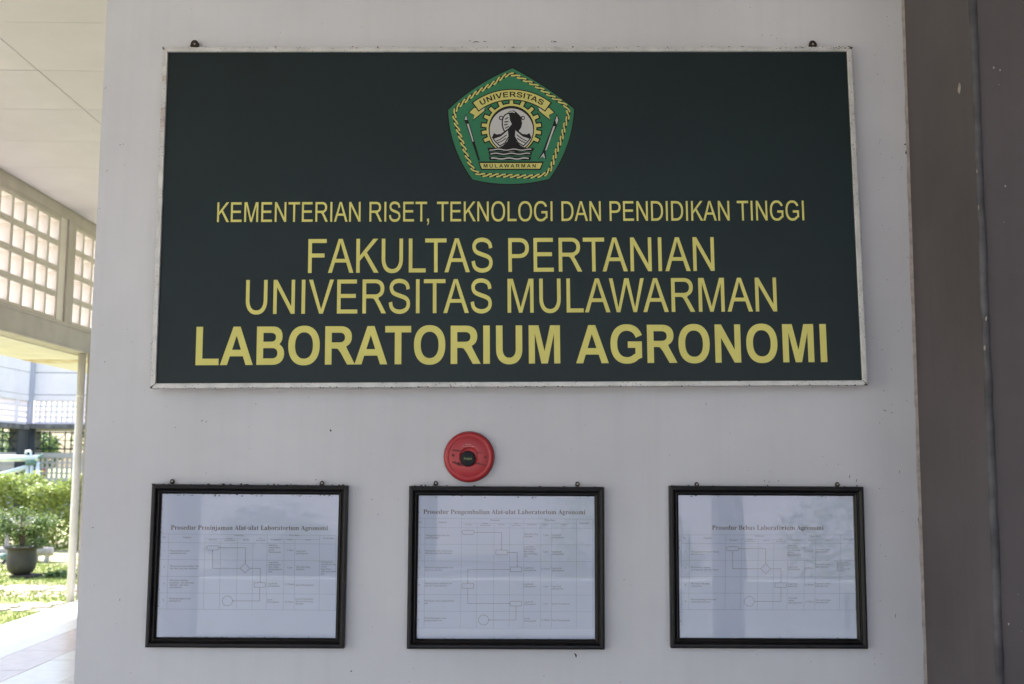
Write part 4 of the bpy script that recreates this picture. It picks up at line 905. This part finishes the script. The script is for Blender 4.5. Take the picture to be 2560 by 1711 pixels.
MB().box(LX - .25, LX, 45.33, 45.625, 3.137, 4.118).build('mullion', m_facade, lw)
MB().box(LX - .25, LX, 34, BYW - 1.28, 1.60, 1.80).build('parapet_rail', m_block, lw)
MB().box(LX - .25, LX, 34, BYW - 1.28, -.6, .60).build('plinth', m_block, lw)
vents(lw, 14, 4, LX - .03, 42.4, .61, .225, .232, .155, .165, .14, 'y', m_block, OL)
MB().box(LX - .3, LX + .06, 43.0, 43.4, -.6, 2.838).build('column', m_dcol, lw)
q = MB(); X_ = LX - .15
for y in (43.8, 44.5, 45.2): q.box(X_, X_ + .04, y - .03, y + .03, 1.765, 2.838)
for z in (2.66, 2.30, 1.93): q.box(X_ + .041, X_ + .055, 43.4, 45.62, z - .03, z + .03)
for (ya, za, yb, zb) in ((44.5, 1.93, 45.6, 2.66), (44.5, 2.66, 45.6, 1.93), (43.8, 1.93, 43.4, 2.4)): q.tube((X_ + .08, ya, za), (X_ + .08, yb, zb), .02, n=6)
q.build('window_grille', m_grill, lw)

rp = MB().box(-21.1, -20.95, BYW + 1.2, BYW + 1.4, -.6, 1.15).build('fire_hose_box', m_redpost); tag(rp, 'red box glimpsed through the low vent blocks across the courtyard', 'box')

# trees beyond the wings
rt = random.Random(5)
def tree(x, y, zb, h, r_, n_, label, group, size=(.10, .2)):
    t = empty('tree', (x, y, zb), label, 'tree', group)
    q = MB(); top = (x + rt.uniform(-.3, .3), y, zb + h * .55)
    q.path([(x, y, zb), (x + rt.uniform(-.1, .1), y, zb + h * .3), top], [h * .035, h * .028, h * .018], 8)
    blobs = []
    for k in range(7):
        a = k * 2.4; c = (x + r_ * .55 * math.cos(a), y + r_ * .55 * math.sin(a), zb + h * (.5 + .45 * rt.random()))
        q.tube(top, c, h * .012, h * .004, 6); blobs.append((c, (r_ * rt.uniform(.35, .6), r_ * rt.uniform(.35, .6), r_ * rt.uniform(.3, .5))))
    q.build('trunk', m_bark, t); 
    q = MB(); leaves(q, n_, blob(rt, blobs), size[0], size[1], rt); q.build('crown', m_leafT, t)
for k, (x, y, h, r_) in enumerate([(-31.5, 58, 4.3, 2.2), (-28.2, 61, 4.0, 1.9), (-25.4, 57, 3.9, 1.6), (-23.0, 62, 3.8, 2.0), (-36, 56, 4.6, 2.4)]):
    tree(x, y, -.6, h, r_, 1500, ['leafy tree far beyond the grilles, left of the dark courtyard column', 'round leafy tree glimpsed through the left wing grilles', 'leafy tree behind the first grille right of the dark column', 'leafy tree behind the grilles beside the pale downpipe', 'leafy tree at the far left beyond the left wing'][k], 'trees beyond the courtyard wings', (.12, .24))

# hedge
rh = random.Random(8)
hd = empty('hedge', (-10, 23.4, -.6), 'bright green leafy hedge in front of the courtyard wing, behind the bench', 'hedge')
q = MB()
def hp():
    x = rh.uniform(-13, -8.4); top = .93 + .13 * math.sin(x * 3.1) + .09 * math.sin(x * 7.7 + 1)
    k = rh.random()
    if k < .5: return (x, 22.35 + abs(rh.gauss(0, .16)) + .12 * math.sin(x * 5), rh.uniform(-.55, top))
    return (x, rh.uniform(22.4, 24.6), top + .0 - abs(rh.gauss(0, .18)) + .06 * rh.gauss(0, 1))
leaves(q, 21000, hp, .028, .075, rh); q.build('foliage', m_leafH, hd)
q = MB()
for k in range(60):
    x = rh.uniform(-13.5, -7.2); y = rh.uniform(22.6, 24.2); q.tube((x, y, -.6), (x + rh.uniform(-.3, .3), y, rh.uniform(.3, .9)), .014, .006, 5)
q.build('stems', m_bark, hd)

# white pipe frame
pf = empty('pipe_frame', (-11.5, 24.3, -.6), 'white plastic pipe frame with a green wrapped joint rising above the hedge', 'pipe frame')
Yp = 24.9
P_ = lambda px, py: tuple(on(px, py, Y=Yp))
q = MB().tube(P_(-60, 1147), P_(96, 1146), .080, n=14); q.build('top_pipe', m_white, pf, smooth=True)
q = MB().tube(P_(66, 1157), P_(90, 1155), .085, .10, n=12); q.tube(P_(88, 1150), P_(107, 1137), .055, .03, n=10); q.build('wrapped_joint', m_wrap, pf, smooth=True)
q = MB().path([P_(77, 1145), P_(77, 1128), P_(64, 1129), P_(64, 1136)], .028, 8); q.build('tap_pipe', m_white, pf)
a, b_ = P_(80, 1160), P_(95, 1155)
for p in (a, b_):
    MB().tube(p, (p[0], p[1], -.6), .045, n=10).build('leg', m_white, pf, smooth=True)
MB().tube(P_(70, 1162), (P_(50, 1210)[0], Yp, -.6), .04, n=10).build('leg', m_white, pf, smooth=True)
MB().tube(P_(-60, 1205), P_(70, 1167), .06, n=12).build('brace', m_white, pf, smooth=True)

# bench
bn = empty('garden_bench', (-10, 18.75, -.6), 'weathered log shaped garden bench partly hidden behind the potted shrub', 'bench')
yb = 19.6
p1 = on(131, 1379, Y=yb); p0 = Vector((-12, yb, p1.z))
MB().tube(p0, p1, .088, n=14).build('seat', m_log, bn, smooth=True)
p1 = on(121, 1304, Y=yb + .3); MB().tube((-12, yb + .3, p1.z), p1, .098, n=14).build('backrest', m_log, bn, smooth=True)
p1 = on(117, 1390, Y=yb); MB().path([p1, (p1.x + .01, yb, p1.z - .1), (p1.x - .03, yb, -.6)], .05, 8).build('leg', m_log, bn)
p1 = on(95, 1310, Y=yb + .3); MB().tube((p1.x, yb + .3, p1.z), (p1.x, yb + .3, -.6), .05, n=8).build('back_post', m_log, bn)
p1 = on(20, 1310, Y=yb + .3); MB().tube((p1.x, yb + .3, p1.z), (p1.x, yb + .3, -.6), .05, n=8).build('back_post', m_log, bn)
p1 = on(15, 1392, Y=yb - .35); MB().tube((-12, yb - .35, p1.z), p1, .062, n=12).build('foot_rail', m_white, bn, smooth=True)
p2 = on(4, 1392, Y=yb - .35); MB().tube(p2, p1 + Vector((.02, 0, 0)), .070, n=12).build('wrapped_end', m_wrap, bn, smooth=True)
p2 = on(14, 1398, Y=yb - .35); MB().tube(p2, (p2.x - .05, p2.y, -.6), .035, n=8).build('leg', m_dcol, bn)

# pot and shrub
pc = on(52, 1437, Z=-.555); px_, py_ = pc.x, pc.y
st = MB().box(px_ - .10, px_ + .30, py_ - .22, py_ + .22, -.6, -.548).build('dark_brick', m_brick, bevel=.008); tag(st, 'flat dark block under the big clay pot', 'block')
pot = empty('plant_pot', (px_, py_, -.548), 'big dark round bellied clay pot with a wide rim on the grass', 'pot')
MB().lathe((px_, py_, -.548), [(.02, 0), (.13, .0), (.19, .035), (.235, .11), (.250, .20), (.248, .31), (.236, .42), (.240, .43), (.225, .43), (.215, .40), (.02, .39)], 40).build('body', m_pot, pot, smooth=True)
MB().lathe((px_, py_, -.548), [(.226, .425), (.262, .435), (.308, .470), (.312, .487), (.300, .497), (.262, .490), (.228, .462)], 40).build('rim', m_pot, pot, smooth=True)
rs = random.Random(12)
sh = empty('potted_shrub', (px_, py_, -.15), 'loose green leafed shrub growing in the big clay pot', 'plant')
q = MB(); tips = []
for k in range(9):
    a = rs.uniform(0, 6.28); r_ = rs.uniform(.1, .5); top = (px_ + r_ * math.cos(a) - .1, py_ + r_ * math.sin(a) * .7, rs.uniform(.12, .62))
    mid = (px_ + rs.uniform(-.05, .05), py_, rs.uniform(.1, .3)); q.path([(px_ + rs.uniform(-.03, .03), py_, -.16), mid, top], [.014, .009, .003], 6); tips.append(top)
q.path([(px_ - .03, py_, -.16), (px_ - .05, py_, .15), (px_ - .03, py_, .5)], [.022, .017, .01], 8)
q.build('stem', m_bark, sh)
q = MB(); bl = [(t, (.26, .22, .17)) for t in tips] + [((px_ - .25, py_, .25), (.4, .3, .25)), ((px_ + .25, py_, .0), (.25, .2, .14)), ((px_, py_, -.08), (.26, .22, .06))]
leaves(q, 3000, blob(rs, bl, .2), .018, .048, rs, .3); q.build('foliage', m_leafP, sh)

# stone strips and bare earth
def stones(name, y0, rows_, x0, x1, sy, seed):
    r = random.Random(seed); s = MB().box(x0, x1, y0, y0 + rows_ * sy, -.6, -.594).build(name, m_ground); tag(s, kind='structure')
    for j_ in range(rows_):
        x = x0 + r.uniform(0, .2)
        while x < x1 - .2:
            L_ = r.uniform(.22, .42)
            if r.random() < .86:
                k = 8; cx, cy = x + L_ / 2, y0 + (j_ + .5) * sy; pts = []
                for i in range(k):
                    t = 2 * math.pi * i / k + .39; pts.append((cx + (L_ / 2 - .02) * r.uniform(.85, 1.08) * max(-1, min(1, 1.3 * math.cos(t))), cy + (sy / 2 - .015) * r.uniform(.8, 1.08) * max(-1, min(1, 1.3 * math.sin(t)))))
                zt = -.575 + r.uniform(-.008, .008)
                q = MB().add([(a, b, -.6) for a, b in pts] + [(a, b, zt) for a, b in pts], [tuple(range(k))[::-1], tuple(range(k, 2 * k))] + [(i, (i+1) % k, k + (i+1) % k, k + i) for i in range(k)])
                o = q.build('paving_stone', m_stone); o.parent = s
            x += L_ + r.uniform(.01, .05)
stones('stone_path', 14.62, 3, -9.6, -4.7, .24, 1)
stones('stone_path', 12.25, 3, -8.6, -4.7, .31, 2)
stones('stone_path', 18.15, 2, -8.3, -5.6, .28, 4)
m_earth = mat('pale_earth', (.44, .39, .30), .95, .25, 4, .5, 30, col2=(.22, .24, .09))
q = MB(); r = random.Random(6); top = []; bot = []
for i in range(41):
    x = -13 + i * .2; top.append((x, 22.6 + r.uniform(-.2, .2), -.592)); bot.append((x, 19.6 + r.uniform(-.3, .3), -.592))
q.add(top + bot, [(i, i + 1, 42 + i, 41 + i) for i in range(40)]); tag(q.build('bare_earth', m_earth), kind='structure')
rg = random.Random(9); q = MB()
for _ in range(15000):
    x = rg.uniform(-11, -4.5); y = rg.uniform(9.5, 21.5)
    if (14.6 < y < 15.35 or 12.2 < y < 13.2) and rg.random() < .85: continue
    if y > 19.2 and rg.random() < .75: continue
    for k in range(3):
        a = rg.uniform(0, 6.28); h = rg.uniform(.02, .055); w2 = rg.uniform(.006, .012); dx, dy = rg.uniform(-.04, .04), rg.uniform(-.04, .04)
        q.add([(x + dx + w2 * math.cos(a), y + dy + w2 * math.sin(a), -.598), (x + dx - w2 * math.cos(a), y + dy - w2 * math.sin(a), -.598), (x + dx + rg.uniform(-.02, .02), y + dy + rg.uniform(-.02, .02), -.598 + h)], [(0, 1, 2)])
tag(q.build('grass', m_grassb), 'short bright green grass of the courtyard lawn', 'grass', kind='stuff')
for k, px in enumerate((136, 165)):
    c = on(px, 1440, Z=-.57); q = MB(); rr2 = random.Random(30 + k)
    leaves(q, 220, lambda: (c.x + rr2.gauss(0, .10), c.y + rr2.gauss(0, .08), -.6 + abs(rr2.gauss(0, .05))), .03, .06, rr2)
    tag(q.build('grass_clump', m_leafT), ['dark weed clump on the lawn halfway between pot and downpipe', 'dark weed clump on the lawn beside the downpipe'][k], 'weed', 'dark weed clumps on the lawn', 'stuff')

pv = MB().box(-30, 30, -23.9, -7.0, -.6, -.585).build('back_yard_paving', mat('pale_paving', (.42, .39, .36), .9, .15, 1.2, .3, 20)); tag(pv, kind='structure')  # unseen paving added so the bounced and mirrored light is less green
# behind the camera: the open side the light comes from, mirrored in the glass of the notices
for k, x in enumerate((-2.75, 2.0)):
    o = MB().box(x - .11, x + .11, -6.80, -6.52, -.6, 4.0).build('corridor_column', m_beige); tag(o, ['slim beige column at the open end of the corridor, mirrored in the leftmost notice', 'slim beige column at the open end of the corridor, mirrored in the rightmost notice'][k], 'column', 'columns behind the viewer')
for k, (x, y, h, r_) in enumerate([(-7, -15, 6.5, 3.0), (-1.5, -19, 7.5, 3.2), (3.6, -14, 6, 2.6), (9, -18, 7, 3.2), (-13, -20, 8, 3.5)]):
    tree(x, y, -.6, h, r_, 1600, ['tree behind the viewer left of the corridor end', 'tall tree behind the viewer straight down the garden', 'tree behind the viewer mirrored in the middle notice', 'tree behind the viewer at the far right', 'tallest tree behind the viewer at the far left'][k], 'trees in the garden behind the viewer', (.14, .28))
lo = MB().box(-14, 14, -24.3, -24, -.6, 3.2).build('boundary_wall', m_facade); tag(lo, 'long white wall across the garden behind the viewer', 'wall')



for k, (y, z, t_) in enumerate(((-9.3, .20, .07), (-10.6, -.44, .05))):  # unseen white strips placed to show as bright lines in the notice glass
    q = MB()
    for i in range(9):
        x = -7 + i * 1.8; q.box(x, x + 1.74, y, y + .3, z - .5 if k == 0 else -.59, z)
    o = q.build('kerb', m_white); tag(o, ['white painted low kerb across the yard behind the viewer', 'second lower white kerb behind the viewer'][k], 'kerb', kind='stuff')
for k, (x, y, rr_, h) in enumerate(((1.6, -13.0, 1.1, 1.9), (-3.6, -14.5, 1.0, 1.5), (5.2, -12.5, 1.3, 2.2))):
    b_ = empty('bush', (x, y, -.6), ['round sunlit bush behind the viewer mirrored in the middle notice', 'low bush behind the viewer mirrored in the left notice', 'large bush behind the viewer mirrored in the right notice'][k], 'bush', 'bushes behind the viewer')
    q = MB(); leaves(q, 2600, blob(rt, [((x, y, -.6 + h * .5), (rr_, rr_ * .8, h * .5)), ((x + rr_ * .6, y, -.6 + h * .35), (rr_ * .6, rr_ * .5, h * .4))], .5), .04, .09, rt); q.build('foliage', m_leafH, b_)
    q = MB(); q.tube((x, y, -.6), (x, y, .2), .05, .03); q.build('stem', m_bark, b_)
